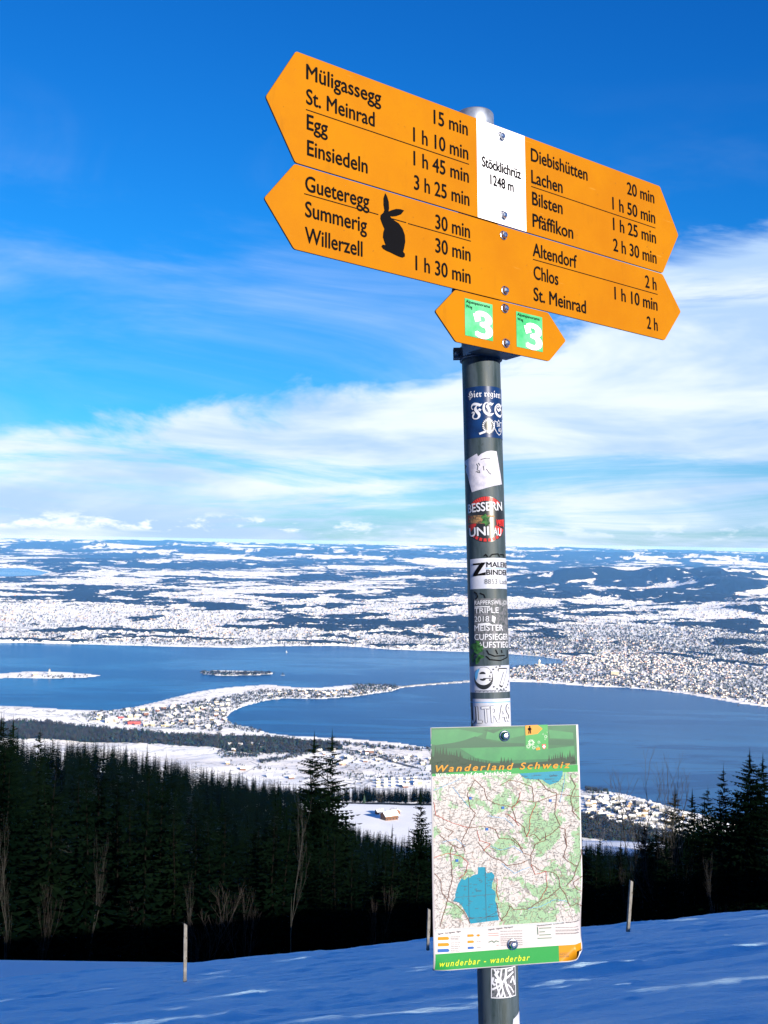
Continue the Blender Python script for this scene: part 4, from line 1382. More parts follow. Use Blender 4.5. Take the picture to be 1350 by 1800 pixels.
def text_mesh(s, width=None, cap=.02, bold=.0, xs=None, shear=0.0, spacing=1.0):
    """flat lettering as a mesh: cap height cap, squeezed or stretched to width"""
    global HCAP
    def raw(tx, b=0.0, sp=1.0, sh=0.0):
        cu = bpy.data.curves.new('t', 'FONT'); cu.body = tx; cu.size = 1; cu.offset = b; cu.space_character = sp; cu.shear = sh; cu.resolution_u = 4
        ob = bpy.data.objects.new('t', cu)
        me = bpy.data.meshes.new_from_object(ob)
        bpy.data.objects.remove(ob); bpy.data.curves.remove(cu)
        return me
    if HCAP is None:
        m_ = raw('H'); HCAP = max(v.co.y for v in m_.vertices); bpy.data.meshes.remove(m_)
    strokes_b = bold * .75
    me = raw(s, 0.0, spacing, shear)
    n = len(me.vertices)
    if n == 0: return me
    if strokes_b:
        bm = bmesh.new(); bm.from_mesh(me); src = list(bm.verts) + list(bm.edges) + list(bm.faces)
        for q_, (dx, dy) in enumerate(((-1, 0), (1, 0), (0, -.7), (0, .7))):
            g2 = bmesh.ops.duplicate(bm, geom=src)['geom']
            for v in g2:
                if isinstance(v, bmesh.types.BMVert): v.co.x += dx * strokes_b; v.co.y += dy * strokes_b; v.co.z += (q_ + 1) * 1e-3
        bm.to_mesh(me); bm.free(); n = len(me.vertices)
    co = np.zeros(n * 3); me.vertices.foreach_get('co', co); co = co.reshape(-1, 3)
    co[:, 0] -= co[:, 0].min()
    ys_ = cap / HCAP
    xs_ = (width / co[:, 0].max()) if width else ys_ * (xs or 1)
    co[:, 0] *= xs_; co[:, 1] *= ys_; co[:, 2] *= ys_ * 2.0
    me.vertices.foreach_set('co', co.ravel()); me.update()
    return me


def wrap(me, r, x0=0.0, s0=0.0, rot=0.0, maxe=.003, curve=0.0):
    """bend a flat mesh round the pole"""
    bm = bmesh.new(); bm.from_mesh(me)
    for _ in range(4):
        e = [e_ for e_ in bm.edges if e_.calc_length() > maxe]
        if not e: break
        bmesh.ops.triangulate(bm, faces=bm.faces)
        e = [e_ for e_ in bm.edges if e_.calc_length() > maxe]
        bmesh.ops.subdivide_edges(bm, edges=e, cuts=1)
    bmesh.ops.triangulate(bm, faces=bm.faces)
    c_, s_ = math.cos(rot), math.sin(rot)
    for v in bm.verts:
        x, y = v.co.x * c_ - v.co.y * s_ + x0, v.co.x * s_ + v.co.y * c_ + s0
        a = x / PR
        r2 = r + v.co.z; v.co = (r2 * math.sin(a), -r2 * math.cos(a), y)
    out = bm_mesh(me.name, bm)
    for p in out.polygons: p.use_smooth = True
    return out


def flat_poly(pts, name='patch'):
    bm = bmesh.new()
    bm.faces.new([bm.verts.new((x, y, 0)) for x, y in pts])
    bmesh.ops.triangulate(bm, faces=bm.faces)
    return bm_mesh(name, bm)


def flat_polys(polys, name='patch'):
    bm = bmesh.new()
    for pts in polys:
        bm.faces.new([bm.verts.new((x, y, 0)) for x, y in pts])
    bmesh.ops.triangulate(bm, faces=bm.faces)
    return bm_mesh(name, bm)


def stroke(pts, w):
    """polyline as quads"""
    out = []
    for (x0, y0), (x1, y1) in zip(pts, pts[1:]):
        d = math.hypot(x1 - x0, y1 - y0) or 1e-9
        ox, oy = -(y1 - y0) / d * w / 2, (x1 - x0) / d * w / 2
        ex, ey = (x1 - x0) / d * w * .3, (y1 - y0) / d * w * .3
        out.append([(x0 + ox - ex, y0 + oy - ey), (x0 - ox - ex, y0 - oy - ey), (x1 - ox + ex, y1 - oy + ey), (x1 + ox + ex, y1 + oy + ey)])
    return out


def sticker(quad, m, label=None, off=.0004):
    """sticker from its four measured corners (left top, right top, right bottom, left bottom)"""
    pts = [arc(*p) if not isinstance(p[0], str) else p[1:] for p in quad]
    o = put('sticker', wrap(flat_poly(pts), PR + off), post, PM, m)
    if label: o['label'] = label
    return o, pts


def on_sticker(st_, name, me, m, x=0, s=0, rot=0, off=.0008, maxe=.003):
    o = put(name, wrap(me, PR + off, x, s, rot, maxe), st_, PM, m)
    return o


def fit_text(tx, pL, pR, cap, bold=.0, shear=0., spacing=1.0):
    a = arc(*pL); b = arc(*pR)
    return text_mesh(tx, max(b[0] - a[0], .004), cap, bold, shear=shear, spacing=spacing), a


MM = .82e-3                                         # one pixel of the photograph on the pole, in metres
# blue blackletter sticker
st1, _ = sticker([('a', -.040, arc(815, 683)[1]), ('a', .052, arc(880, 683)[1]), ('a', .052, arc(880, 773)[1]), ('a', -.040, arc(816, 773)[1])], M_STB, 'dark blue sticker with white blackletter writing')
def frak(s, bold=True):
    out = ''
    for ch in s:
        if 'A' <= ch <= 'Z': out += chr((0x1D56C) + ord(ch) - 65)
        elif 'a' <= ch <= 'z': out += chr((0x1D586) + ord(ch) - 97)
        else: out += ch
    return out
me_, a = text_mesh(frak('Hier regiert'), None, 11 * MM, 0.005, xs=.86), arc(822, 702)
on_sticker(st1, 'lettering', me_, M_INKW, a[0], a[1])
me_, a = text_mesh(frak('FCSG'), None, 22 * MM, 0.012, xs=.92), arc(827, 735)
on_sticker(st1, 'lettering', me_, M_INKW, a[0], a[1])
a = arc(856, 753)
ring = []
for k in range(22):
    b0, b1 = 2 * math.pi * k / 22, 2 * math.pi * (k + .6) / 22
    for ro, ri in ((.0092, .0066),):
        ring.append([(ro * math.cos(b0), ro * math.sin(b0) * 1.15), (ri * math.cos(b0), ri * math.sin(b0) * 1.15), (ri * math.cos(b1), ri * math.sin(b1) * 1.15), (ro * math.cos(b1), ro * math.sin(b1) * 1.15)])
dsk = [(.0098 * math.cos(k * .3), .0098 * math.sin(k * .3) * 1.15) for k in range(21)]
on_sticker(st1, 'emblem', flat_poly(dsk), M_GLOSSB, a[0], a[1], off=.0007)
on_sticker(st1, 'emblem_ring', flat_polys(ring + stroke([(.001, .005), (.003, .001), (.002, -.004)], .0022) + stroke([(-.013, -.0115), (-.006, -.009)], .003)), M_INKW, a[0], a[1], off=.0010)
a = arc(874, 754)
shield = [(-.008, .009), (-.003, .007), (0, .011), (.003, .007), (.008, .009), (.009, -.002), (.004, -.009), (0, -.0115), (-.004, -.009), (-.009, -.002), (-.008, .009)]
on_sticker(st1, 'emblem', flat_polys(stroke(shield, .0009)), M_INKW, a[0], a[1])
on_sticker(st1, 'lettering', text_mesh('SR', None, .0052, .01), M_INKW, a[0] - .0045, a[1] + .001)
on_sticker(st1, 'lettering', text_mesh('63', None, .0052, .01), M_INKW, a[0] - .001, a[1] - .006)

# torn white paper sticker
pts_ = [(815.5, 811), (822, 808), (828, 805), (836, 801), (838, 806), (843, 802), (852, 798), (860, 796.5), (870, 797), (873, 815), (877, 836), (880, 854), (866, 858), (845, 864), (828, 868), (824, 850), (821, 836), (818, 826), (820, 820)]
P_ = [arc(*p) for p in pts_]
st2 = put('sticker', wrap(flat_poly(P_), PR + .0004), post, PM, M_STW2); st2['label'] = 'torn crumpled white paper sticker with faint scribbles'
sc_ = []
for q_ in ([(836, 819), (838, 824), (837, 830)], [(839, 818), (841, 822)], [(835, 833), (840, 831), (841, 835), (837, 834)], [(847, 824), (848, 831)], [(852, 829), (857, 836), (860, 838)], [(843, 812), (850, 810), (858, 810)]):
    sc_ += stroke([arc(*p) for p in q_], .0011)
on_sticker(st2, 'scribble', flat_polys(sc_), M_GREY)

# round red, black and white sticker
cx_, cy_ = arc(852, 917)
rd = .0335
def rp(r, a): return (cx_ + r * math.cos(a), cy_ + r * math.sin(a))
st3 = put('sticker', wrap(flat_poly([rp(rd, k * 2 * math.pi / 40) for k in range(40)]), PR + .0004), post, PM, M_GLOSSB)
st3['label'] = 'round black, red and white sticker with bold worn lettering'
pz = []
for k in range(14):
    b0, b1 = R(48 + k * 6.2), R(48 + k * 6.2 + 5.2)
    pz.append([rp(rd * .98, b0), rp(rd * .80, b0), rp(rd * .80, b1), rp(rd * .98, b1)])
pz += [[rp(rd * .97, R(b_)), rp(rd * .5, R(b_ + 6)), rp(rd * .5, R(b_ + 16)), rp(rd * .97, R(b_ + 22))] for b_ in (-20, -48, 165, 192)]
pz += [[rp(rd * .97, R(b_)), rp(rd * .84, R(b_)), rp(rd * .84, R(b_ + 8)), rp(rd * .97, R(b_ + 8))] for b_ in range(225, 310, 12)]
on_sticker(st3, 'print', flat_polys(pz), M_RED, off=.0006)
on_sticker(st3, 'print', flat_polys([[(cx_ - .029, cy_ - .004), (cx_ - .002, cy_ - .007), (cx_ - .001, cy_ + .003), (cx_ - .028, cy_ + .004)], [(cx_ - .026, cy_ + .0045), (cx_ + .012, cy_ + .003), (cx_ + .012, cy_ + .0052), (cx_ - .026, cy_ + .0065)]]), M_BEIGE, off=.0007)
on_sticker(st3, 'print', flat_poly([(cx_ - .001 + (.0075 if k % 2 else .004) * math.cos(k * .52), cy_ - .001 + (.0095 if k % 2 else .005) * math.sin(k * .52)) for k in range(12)]), M_LEAF, off=.0009)
for tx, px, py, cp, wd_, rot in (('BESSERN', 823, 904, 15, .056, .05), ('UNI', 825, 946, 15, .031, .02), ('AU', 863, 945, 13, .014, -.05), ('VON', 868, 928, 11, .015, -.08)):
    a = arc(px, py)
    on_sticker(st3, 'lettering', text_mesh(tx, wd_, cp * MM, .03), M_INKW if tx != 'VON' else M_RED, a[0], a[1], rot, off=.0011)

# painter's sticker
st4, _ = sticker([(825.5, 986), ('a', .060, arc(885, 984)[1]), ('a', .060, arc(885, 1039)[1]), (826, 1039)], M_STW, 'white business sticker of a painter with a large Z')
zz_ = [[(830, 994), (842, 993.5), (840, 997), (830.5, 997)], [(843, 993), (851, 993), (836, 1016.5), (830, 1016.5), (831, 1012)], [(838, 1013), (851, 1010), (851, 1015.5), (834.5, 1016)]]
on_sticker(st4, 'letter', flat_polys([[arc(*p) for p in q_] for q_ in zz_]), M_BLACK)
for tx, px, py, cp, b in (('MALEREI', 852, 1001.5, 9, .03), ('BINDER', 852, 1015, 9, .03), ('8853 Lachen', 849, 1031, 8.6, .0)):
    a = arc(px, py)
    on_sticker(st4, 'lettering', text_mesh(tx, None, cp * MM, b, xs=1.05 if b else .95), M_BLACK if b else M_GREY, a[0], a[1])
a = arc(851, 1003.5)
on_sticker(st4, 'rule', flat_polys(stroke([(a[0], a[1]), (a[0] + .040, a[1])], .0007)), M_LBLUE)

# worn dark sticker with white capitals
a0, a1 = arc(832, 1056), arc(832, 1146)
st5 = put('sticker', wrap(flat_poly([(a0[0], a0[1]), (.050, a0[1] - .001), (.050, a1[1] + .004), (a1[0] + .012, a1[1]), (a1[0] + .001, a1[1] + .008)]), PR + .0004), post, PM, M_GREY)
st5['label'] = 'worn dark sticker with lines of white capitals'
for tx, px, py, cp, w_, b in (('RAPPERSWIL-JONA', 833, 1067, 7, .062, .0), ('TRIPLE', 833, 1082, 9.5, .036, .0), ('2018', 833, 1097, 9.5, .022, .0), ('MEISTER', 833, 1113, 10, .044, .02), ('CUPSIEGER', 833, 1129, 10, .056, .02), ('AUFSTIEG', 838, 1143, 10, .050, .02)):
    a = arc(px, py)
    on_sticker(st5, 'lettering', text_mesh(tx, w_, cp * MM, b), M_INKW, a[0], a[1])
on_sticker(st5, 'print', flat_polys([[arc(833, 1070), arc(858, 1070), arc(858, 1071.5), arc(833, 1071.5)], [arc(838, 1100.5), arc(856, 1099), arc(862, 1103), arc(838, 1103)], [arc(862, 1086), arc(868, 1090), arc(866, 1100), arc(861, 1096)]]), M_INKW)
# green leafy sticker
lf = []
for k in range(46):
    an = random.uniform(0, 6.28); q_ = random.random() ** .6
    x_, y_ = arc(838 + 12 * q_ * math.cos(an), 1151 + 20 * q_ * math.sin(an))
    r_ = random.uniform(.0015, .0034); b_ = random.uniform(0, 6)
    lf.append([(x_ + r_ * math.cos(b_ + j * 1.57 + random.uniform(-.4, .4)), y_ + r_ * math.sin(b_ + j * 1.57)) for j in range(4)])
o = put('sticker', wrap(flat_polys(lf), PR + .0012), post, PM, M_LEAF); o['label'] = 'ragged green leafy sticker'
# e 7 sticker
st6, _ = sticker([(825.5, 1176), ('a', .040, arc(895, 1174)[1]), ('a', .040, arc(895, 1221)[1]), (826, 1222)], M_STW, 'white sticker with a fat letter e and a number seven')
def oval(px, py, rx, ry, a0=0, a1=360, n=36):
    return [arc(px + rx * math.cos(R(a0 + (a1 - a0) * k / n)), py - ry * math.sin(R(a0 + (a1 - a0) * k / n))) for k in range(n + 1)][:n + (a1 - a0 < 360)]
on_sticker(st6, 'letter', flat_poly(oval(848, 1196.5, 15.6, 20.0)), M_GLOSSB, off=.0006)
on_sticker(st6, 'letter', flat_poly(oval(847.7, 1193, 14.4, 15.6)), M_INKW, off=.0008)
on_sticker(st6, 'letter_counter', flat_poly(oval(846, 1189.4, 5.0, 4.4, 0, 180, 14)), M_GLOSSB, off=.0010)
on_sticker(st6, 'letter_counter', flat_poly(oval(846.5, 1197.4, 5.0, 3.8, 180, 360, 14)), M_GLOSSB, off=.0010)
on_sticker(st6, 'letter_slit', flat_poly([arc(847, 1196.4), arc(862.5, 1195.8), arc(862.5, 1197.2), arc(847, 1197.8)]), M_GLOSSB, off=.0010)
on_sticker(st6, 'print', flat_poly([arc(842, 1179.5), arc(838, 1181), arc(834.5, 1186), arc(833.6, 1193), arc(835.5, 1201), arc(838, 1196), arc(839, 1188)]), M_LBLUE, off=.0011)
a = arc(872, 1211)
on_sticker(st6, 'letter', text_mesh('7', 22 * MM, 31 * MM, .05), M_GLOSSB, a[0], a[1] - .0008, off=.0007)
on_sticker(st6, 'letter', text_mesh('7', 18 * MM, 27 * MM, .03), M_INKW, a[0] + .0015, a[1] + .0012, off=.0010)
wr = []
for k in range(14):
    an = R(95 + k * 19); x_, y_ = arc(877, 1197); x_ += .0165 * math.cos(an); y_ += .0165 * math.sin(an)
    wr.append([(x_, y_ - .001), (x_ + .0022, y_ + .0003), (x_, y_ + .0022), (x_ - .0014, y_ + .0004)])
on_sticker(st6, 'wreath', flat_polys(wr), M_GREY, off=.0011)
tiny = []
for k in range(26):
    if k != 17: tiny += stroke([arc(834 + k * 2.1, 1218.2), arc(835.2 + k * 2.1, 1220.6 - (k % 3) * .6)], .0009)
on_sticker(st6, 'fine_print', flat_polys(tiny), M_GREY, off=.0009)
# ultra sticker
st7, _ = sticker([('a', -.032, arc(826, 1233)[1]), ('a', .045, arc(896, 1233)[1]), ('a', .045, arc(897, 1300)[1]), ('a', -.032, arc(827, 1300)[1])], M_STW, 'white sticker with outlined graffiti letters')
a = arc(829, 1276)
on_sticker(st7, 'lettering', text_mesh('ULTRAS', .068, 27 * MM, .055), M_GLOSSB, a[0], a[1], .04, off=.0007)
on_sticker(st7, 'lettering', text_mesh('ULTRAS', .068, 27 * MM, .022), M_INKW, a[0], a[1], .04, off=.0011)
a = arc(827, 1239)
on_sticker(st7, 'print', flat_polys(stroke([(a[0] - .008, a[1]), (.043, a[1])], .001)), M_LBLUE)
# scratched sticker under the map board
st8, _ = sticker([(861, 1707), (902, 1706), (903, 1759), (860, 1760)], M_GREY, 'small scratched white sticker below the map board')
sc_ = stroke([arc(*p) for p in ((861, 1708), (902, 1707), (903, 1758), (861, 1759), (861, 1708))], .0012)
for q_ in ([(866, 1709), (872, 1722), (869, 1735), (876, 1758)], [(878, 1708), (876, 1724), (879, 1740), (884, 1758)], [(872, 1712), (868, 1718), (874, 1726)], [(863, 1744), (874, 1738), (884, 1726), (898, 1716)], [(886, 1710), (884, 1730), (888, 1744), (894, 1758)],
           [(894, 1733), (898, 1724), (901, 1738)], [(864, 1724), (862, 1732), (866, 1736)], [(870, 1756), (874, 1746), (880, 1734)], [(888, 1736), (894, 1742), (899, 1752)], [(868, 1728), (876, 1731)], [(890, 1712), (897, 1710)], [(880, 1746), (878, 1757)]):
    sc_ += stroke([arc(*p) for p in q_], random.uniform(.0016, .0042))
on_sticker(st8, 'print', flat_polys(sc_), M_INKW)
sticker([(899, 1799), (911, 1790), (912, 1815), (897, 1815)], M_STW, 'pale sticker corner at the very bottom of the pole')
# black marker tags
tg = []
for q_ in ([(848, 982), (851, 979), (854, 983)], [(858, 983), (862, 979), (872, 978), (875, 983)], [(876, 979), (882, 979), (884, 984)], [(832, 1044), (836, 1047), (838, 1053), (835, 1057)], [(842, 1047), (848, 1050), (850, 1055)],
           [(853, 1148), (856, 1154), (866, 1158), (884, 1157)], [(852, 1158), (858, 1164), (876, 1166), (889, 1160), (889, 1148)], [(868, 1147), (871, 1154)], [(878, 1148), (879, 1152)]):
    tg += stroke([arc(*p) for p in q_], .0015)
put('marker_tag', wrap(flat_polys(tg), PR + .0009), post, PM, M_BLACK)

# ---- arrow boards: plane measured from the photograph, u right, v up, w towards the viewer
BR_ = [[0.7947194712551607, -0.0037458041082600937, 0.6069653457646739], [0.06800143932540062, -0.9931361093350295, -0.09516550100709294], [0.6031556733193525, 0.11690439377474095, -0.78900988362408]]
BT_ = [0.15438502752919578, -0.5725018739393941, 1.6740287114651293]
BM_ = frame_from(BR_, BT_)


def arrow_board(name, uL, uR, tip, v0, v1, label, w=0.0, th=.0026):
    pts = [(uL, v0), (uL - tip, (v0 + v1) / 2), (uL, v1), (uR, v1), (uR + tip, (v0 + v1) / 2), (uR, v0)]
    # slightly rounded corners
    rp_ = []
    n = len(pts)
    for i in range(n):
        p0, p1, p2 = Vector(pts[i - 1]), Vector(pts[i]), Vector(pts[(i + 1) % n])
        a, b = (p0 - p1).normalized() * .0025, (p2 - p1).normalized() * .0025
        rp_ += [p1 + a, p1 + (a + b) * .28, p1 + b]
    bm = bmesh.new()
    f = [bm.verts.new((p.x, p.y, w)) for p in rp_]; b = [bm.verts.new((p.x, p.y, w - th)) for p in rp_]
    ff = bm.faces.new(f); bm.faces.new(b[::-1])
    for i in range(len(f)):
        j = (i + 1) % len(f)
        bm.faces.new([f[j], f[i], b[i], b[j]]).material_index = 1
    bmesh.ops.recalc_face_normals(bm, faces=bm.faces)
    o = put(name, bm_mesh(name, bm), post, BM_, [M_ORANGE, M_EDGE])
    o['label'] = label
    return o


b1 = arrow_board('arrow_board', -.3375, .3877, .0447, 0, -.15, 'upper orange two way arrow board with a white middle field')
b2 = arrow_board('arrow_board', -.3385, .3870, .0447, -.1521, -.2646, 'lower orange two way arrow board with a black rabbit')
b3 = arrow_board('route_board', -.0695, .1153, .0371, -.2664, -.3411, 'small orange two way arrow board with two green number signs')


def on_board(b, name, me, m, u, v, w=.0005):
    return put(name, me, b, BM_ @ Matrix.Translation((u, v, w)), m)


CAPH = .0202
for b, rows in ((b1, [("Müligassegg", -321.8, -32.4, -199.5), ("St. Meinrad", -321.7, -66.2, -210.6), ("Egg", -320.6, -100.6, -287.5), ("Einsiedeln", -319.9, -135.3, -222.7),
                      ("Diebishütten", 85.1, -35.6, 209.8), ("Lachen", 84.9, -70.3, 152.5), ("Bilsten", 85.8, -104.3, 151.4), ("Pfäffikon", 85.8, -138.6, 173.8),
                      ("15 min", -106.5, -31.5, -42.2), ("1 h 10 min", -143.9, -68.0, -41.8), ("1 h 45 min", -143.7, -102.4, -41.3), ("3 h 25 min", -143.0, -137.0, -40.8),
                      ("20 min", 303.4, -33.9, 371.7), ("1 h 50 min", 266.7, -68.6, 372.3), ("1 h 25 min", 266.9, -102.9, 372.7), ("2 h 30 min", 265.9, -137.5, 372.4)]),
                (b2, [("Gueteregg", -322.6, -183.8, -220.0), ("Summerig", -322.5, -218.0, -224.1), ("Willerzell", -322.7, -252.3, -231.4),
                      ("Altendorf", 84.9, -184.3, 180.5), ("Chlos", 85.8, -219.5, 138.5), ("St. Meinrad", 84.9, -253.0, 198.6),
                      ("30 min", -105.2, -184.8, -40.5), ("30 min", -105.6, -219.0, -40.0), ("1 h 30 min", -141.5, -252.0, -40.5),
                      ("2 h", 341.5, -183.2, 370.2), ("1 h 10 min", 265.6, -217.6, 370.9), ("2 h", 342.7, -252.0, 369.7)])):
    for s, u0, v, u1 in rows:
        on_board(b, 'lettering', text_mesh(s, (u1 - u0) / 1000, CAPH, .022), M_BLACK, u0 / 1000, v / 1000)
pan = on_board(b1, 'white_field', flat_poly([(-.0248, -.0004), (-.0248, -.1497), (.0726, -.1497), (.0726, -.0004)]), M_WHITE, 0, 0, .0003)
on_board(b1, 'lettering', text_mesh('Stöcklichrüz', .079, .0152, .05), M_BLACK, -.0157, -.0705, .0006)
on_board(b1, 'lettering', text_mesh('1248 m', .0475, .0152, .05), M_BLACK, .0003, -.0942, .0006)
for b, u0, u1, v in ((b1, -.3218, -.0405, -.0745), (b1, .0845, .3722, -.0762), (b2, -.3240, -.2050, -.1883), (b2, -.1965, -.1571, -.1886), (b2, -.1539, -.0390, -.1890), (b2, .0852, .3722, -.1898)):
    on_board(b, 'rule', flat_poly([(u0, v - .0006), (u1, v - .0006), (u1, v + .0006), (u0, v + .0006)]), M_BLACK, 0, 0)
# rabbit silhouette, measured on the photograph
RZ = [(726, 858), (736, 875), (745, 905), (747, 940), (744, 957), (760, 950), (785, 943), (810, 945), (828, 952), (812, 972), (785, 982), (762, 984), (752, 980), (758, 992), (775, 1005), (800, 1022), (820, 1050), (832, 1085), (834, 1120), (829, 1150),
      (823, 1175), (832, 1185), (832, 1200), (820, 1206), (800, 1200), (778, 1190), (755, 1178), (735, 1170), (715, 1158), (706, 1145), (712, 1136), (726, 1138), (733, 1150), (722, 1120), (714, 1095), (716, 1070), (722, 1050), (715, 1035), (707, 1015), (700, 995),
      (702, 975), (715, 965), (722, 950), (717, 920), (717, 885)]
def bz(zx, zy):
    px, py = zx / 3.068 + 440, zy / 3.068 + 60
    d = np.array([(px - CX) / F, (py - CY) / F, 1.0]); Rm = np.array(BR_); t_ = np.array(BT_); n_ = Rm[:, 2]
    q_ = Rm.T @ (d * (n_ @ t_) / (n_ @ d) - t_)
    return q_[0], q_[1]
on_board(b2, 'rabbit_silhouette', flat_poly([bz(*p) for p in RZ]), M_BLACK, 0, 0, .0008)
# green route signs with a white 3
for u0, u1, v0, v1 in ((-.0523, .0010, -.2751, -.3292), (.0480, .1018, -.2763, -.3296)):
    fld = on_board(b3, 'route_sign', flat_poly([(u0, v1), (u1, v1), (u1, v0), (u0, v0)]), M_GREENP, 0, 0, .0006)
    on_board(b3, 'lettering', text_mesh('Alpenpanorama', .046, .0042, .02), M_BLACK, u0 + .002, v0 - .0062, .0010)
    on_board(b3, 'lettering', text_mesh('Weg', .012, .0042, .02), M_BLACK, u0 + .002, v0 - .0132, .0010)
    on_board(b3, 'numeral', text_mesh('3', .034, .037, .045), M_INKW if False else M_WHITE, u0 + .0185, v1 + .0016, .0010)
    on_board(b3, 'numeral_flag', flat_poly([(u0 + .015, v1 + .034), (u0 + .019, v1 + .0225), (u0 + .030, v1 + .026), (u0 + .026, v1 + .037)]), M_WHITE, 0, 0, .0013)


def bolt_mesh():
    bm = bmesh.new()
    lathe(bm, [(.0068, 0), (.0068, .0012), (.0060, .0016), (.0056, .0017)], 20)
    lathe(bm, [(.0052, .0016), (.0052, .0040), (.0044, .0056), (.0028, .0066), (0, .0069)], 6)
    return bm_mesh('bolt', bm)


BOLT = bolt_mesh(); BOLT.materials.append(M_STEEL)
for b, u, v in ((b1, .0232, -.0150), (b1, .0251, -.1358), (b2, .0247, -.1663), (b2, .0255, -.2496), (b3, .0247, -.2766), (b3, .0257, -.3282)):
    put('bolt', BOLT, b, BM_ @ Matrix.Translation((u, v, .0004)) @ Matrix.Rotation(random.uniform(0, 1), 4, 'Z'))
# clamps that hold the boards
inv = PM.inverted() @ BM_
for v0, v1 in ((-.030, -.010), (-.135, -.115), (-.185, -.165), (-.250, -.230), (-.343, -.318)):
    bm = bmesh.new()
    sC = (inv @ Vector((.024, (v0 + v1) / 2, 0))).z
    ringp = [(PR + .0004, sC - .010), (PR + .0032, sC - .010), (PR + .0032, sC + .010), (PR + .0004, sC + .010)]
    lathe(bm, ringp, 40)
    o = put('clamp', bm_mesh('clamp', bm), post, PM, M_CLAMP)
    bm = bmesh.new()
    box(bm, -.016, .060, v0 + .002, v1 - .002, -.0350, -.0030)
    box(bm, -.0035, .0005, v0 + .004, v1 - .004, -.060, -.035)
    put('bracket', bm_mesh('bracket', bm), o, BM_, M_CLAMP)
    bm = bmesh.new(); lathe(bm, [(0, -.014), (.0042, -.014), (.0042, .010), (.0030, .013), (0, .0135)], 10)
    put('clamp_bolt', bm_mesh('clamp_bolt', bm), o, PM @ Matrix.Translation((-PR - .0075, -.006, sC - .002)) @ Matrix.Rotation(math.pi / 2, 4, 'X'), M_CLAMP)
    bm = bmesh.new(); box(bm, -PR - .013, -PR + .001, -.012, -.008, sC - .008, sC + .008); box(bm, -PR - .013, -PR + .001, -.003, .001, sC - .008, sC + .008)
    put('clamp_ear', bm_mesh('clamp_ear', bm), o, PM, M_CLAMP)

# ---- map board
MB = frame_from([[0.9719, -0.0081, 0.2353], [0.0236, -0.991, -0.1317], [0.2342, 0.1335, -0.963]], [0.06476319, 0.29847999, 1.575])
W_, H_ = .2173, .3233


def sheet_pt(u, v, off=0.0):
    """point of the slightly warped map board, corner rolled up at the lower right; u right, v down"""
    w = -.0012 * math.sin(u / W_ * 3.1) + .0008 * math.sin(v * 22)
    x, y = u, -v
    # right edge bent back a little towards the bottom
    e = max(0, (u - W_ + .012)) * sst(v, .20, .29)
    w -= e * .9
    d = (u * .62 + v * .785) - (W_ * .62 + H_ * .785 - .0245)   # distance past the fold line of the corner
    if d > 0:
        r = .0105; a = min(d / r, 2.5)
        ex = d - a * r
        nx_, ny_ = .62, -.785
        fwd = r * math.sin(a) + ex * math.cos(a); up = r * (1 - math.cos(a)) + ex * math.sin(a)
        x += nx_ * (fwd - d); y += ny_ * (fwd - d); w += up
        nrm = (-nx_ * math.sin(a) * 1, -ny_ * math.sin(a) * 1, math.cos(a))
        return (x + nrm[0] * off, y + nrm[1] * off, w + nrm[2] * off)
    d2 = ((W_ * .28 - u) * .5 + (v - H_ * .93) * .87)           # lower left corner bent back
    d2 = (-u * .64 + v * .77) - (H_ * .77 - .016)
    if d2 > 0: w -= d2 * d2 * 26
    return (x, y, w + off)


def sst(x, a, b):
    t = min(1, max(0, (x - a) / (b - a)))
    return t * t * (3 - 2 * t)


def grid_sheet(u0, u1, v0, v1, off, nu, nv, name='print'):
    V_ = [sheet_pt(u0 + (u1 - u0) * i / nu, v0 + (v1 - v0) * j / nv, off) for j in range(nv + 1) for i in range(nu + 1)]
    ii = np.arange((nu + 1) * (nv + 1)).reshape(nv + 1, nu + 1)
    return mesh_np(name, V_, np.stack([ii[1:, :-1], ii[1:, 1:], ii[:-1, 1:], ii[:-1, :-1]], -1).reshape(-1, 4), True)


def drape(me, u0, v0, off, maxe=.02, rot=0.0):
    """lay a flat mesh (x right, y up, metres) on the map board at u0, v0"""
    bm = bmesh.new(); bm.from_mesh(me)
    if maxe:
        for _ in range(3):
            bmesh.ops.triangulate(bm, faces=bm.faces)
            e = [e_ for e_ in bm.edges if e_.calc_length() > maxe]
            if not e: break
            bmesh.ops.subdivide_edges(bm, edges=e, cuts=1)
    c_, s_ = math.cos(rot), math.sin(rot)
    for v in bm.verts: v.co = sheet_pt(u0 + v.co.x * c_ - v.co.y * s_, v0 - v.co.x * s_ - v.co.y * c_, off + v.co.z)
    return bm_mesh(me.name, bm)


M_PAPER = mat('map_board_white', (.28, .26, .28), .35, var=(.37, .36, .38), vscale=6, spec=.12)
M_PBACK = mat('map_board_back', (.45, .45, .48), .35, .2)
def paper_build(q, bs, t): pass


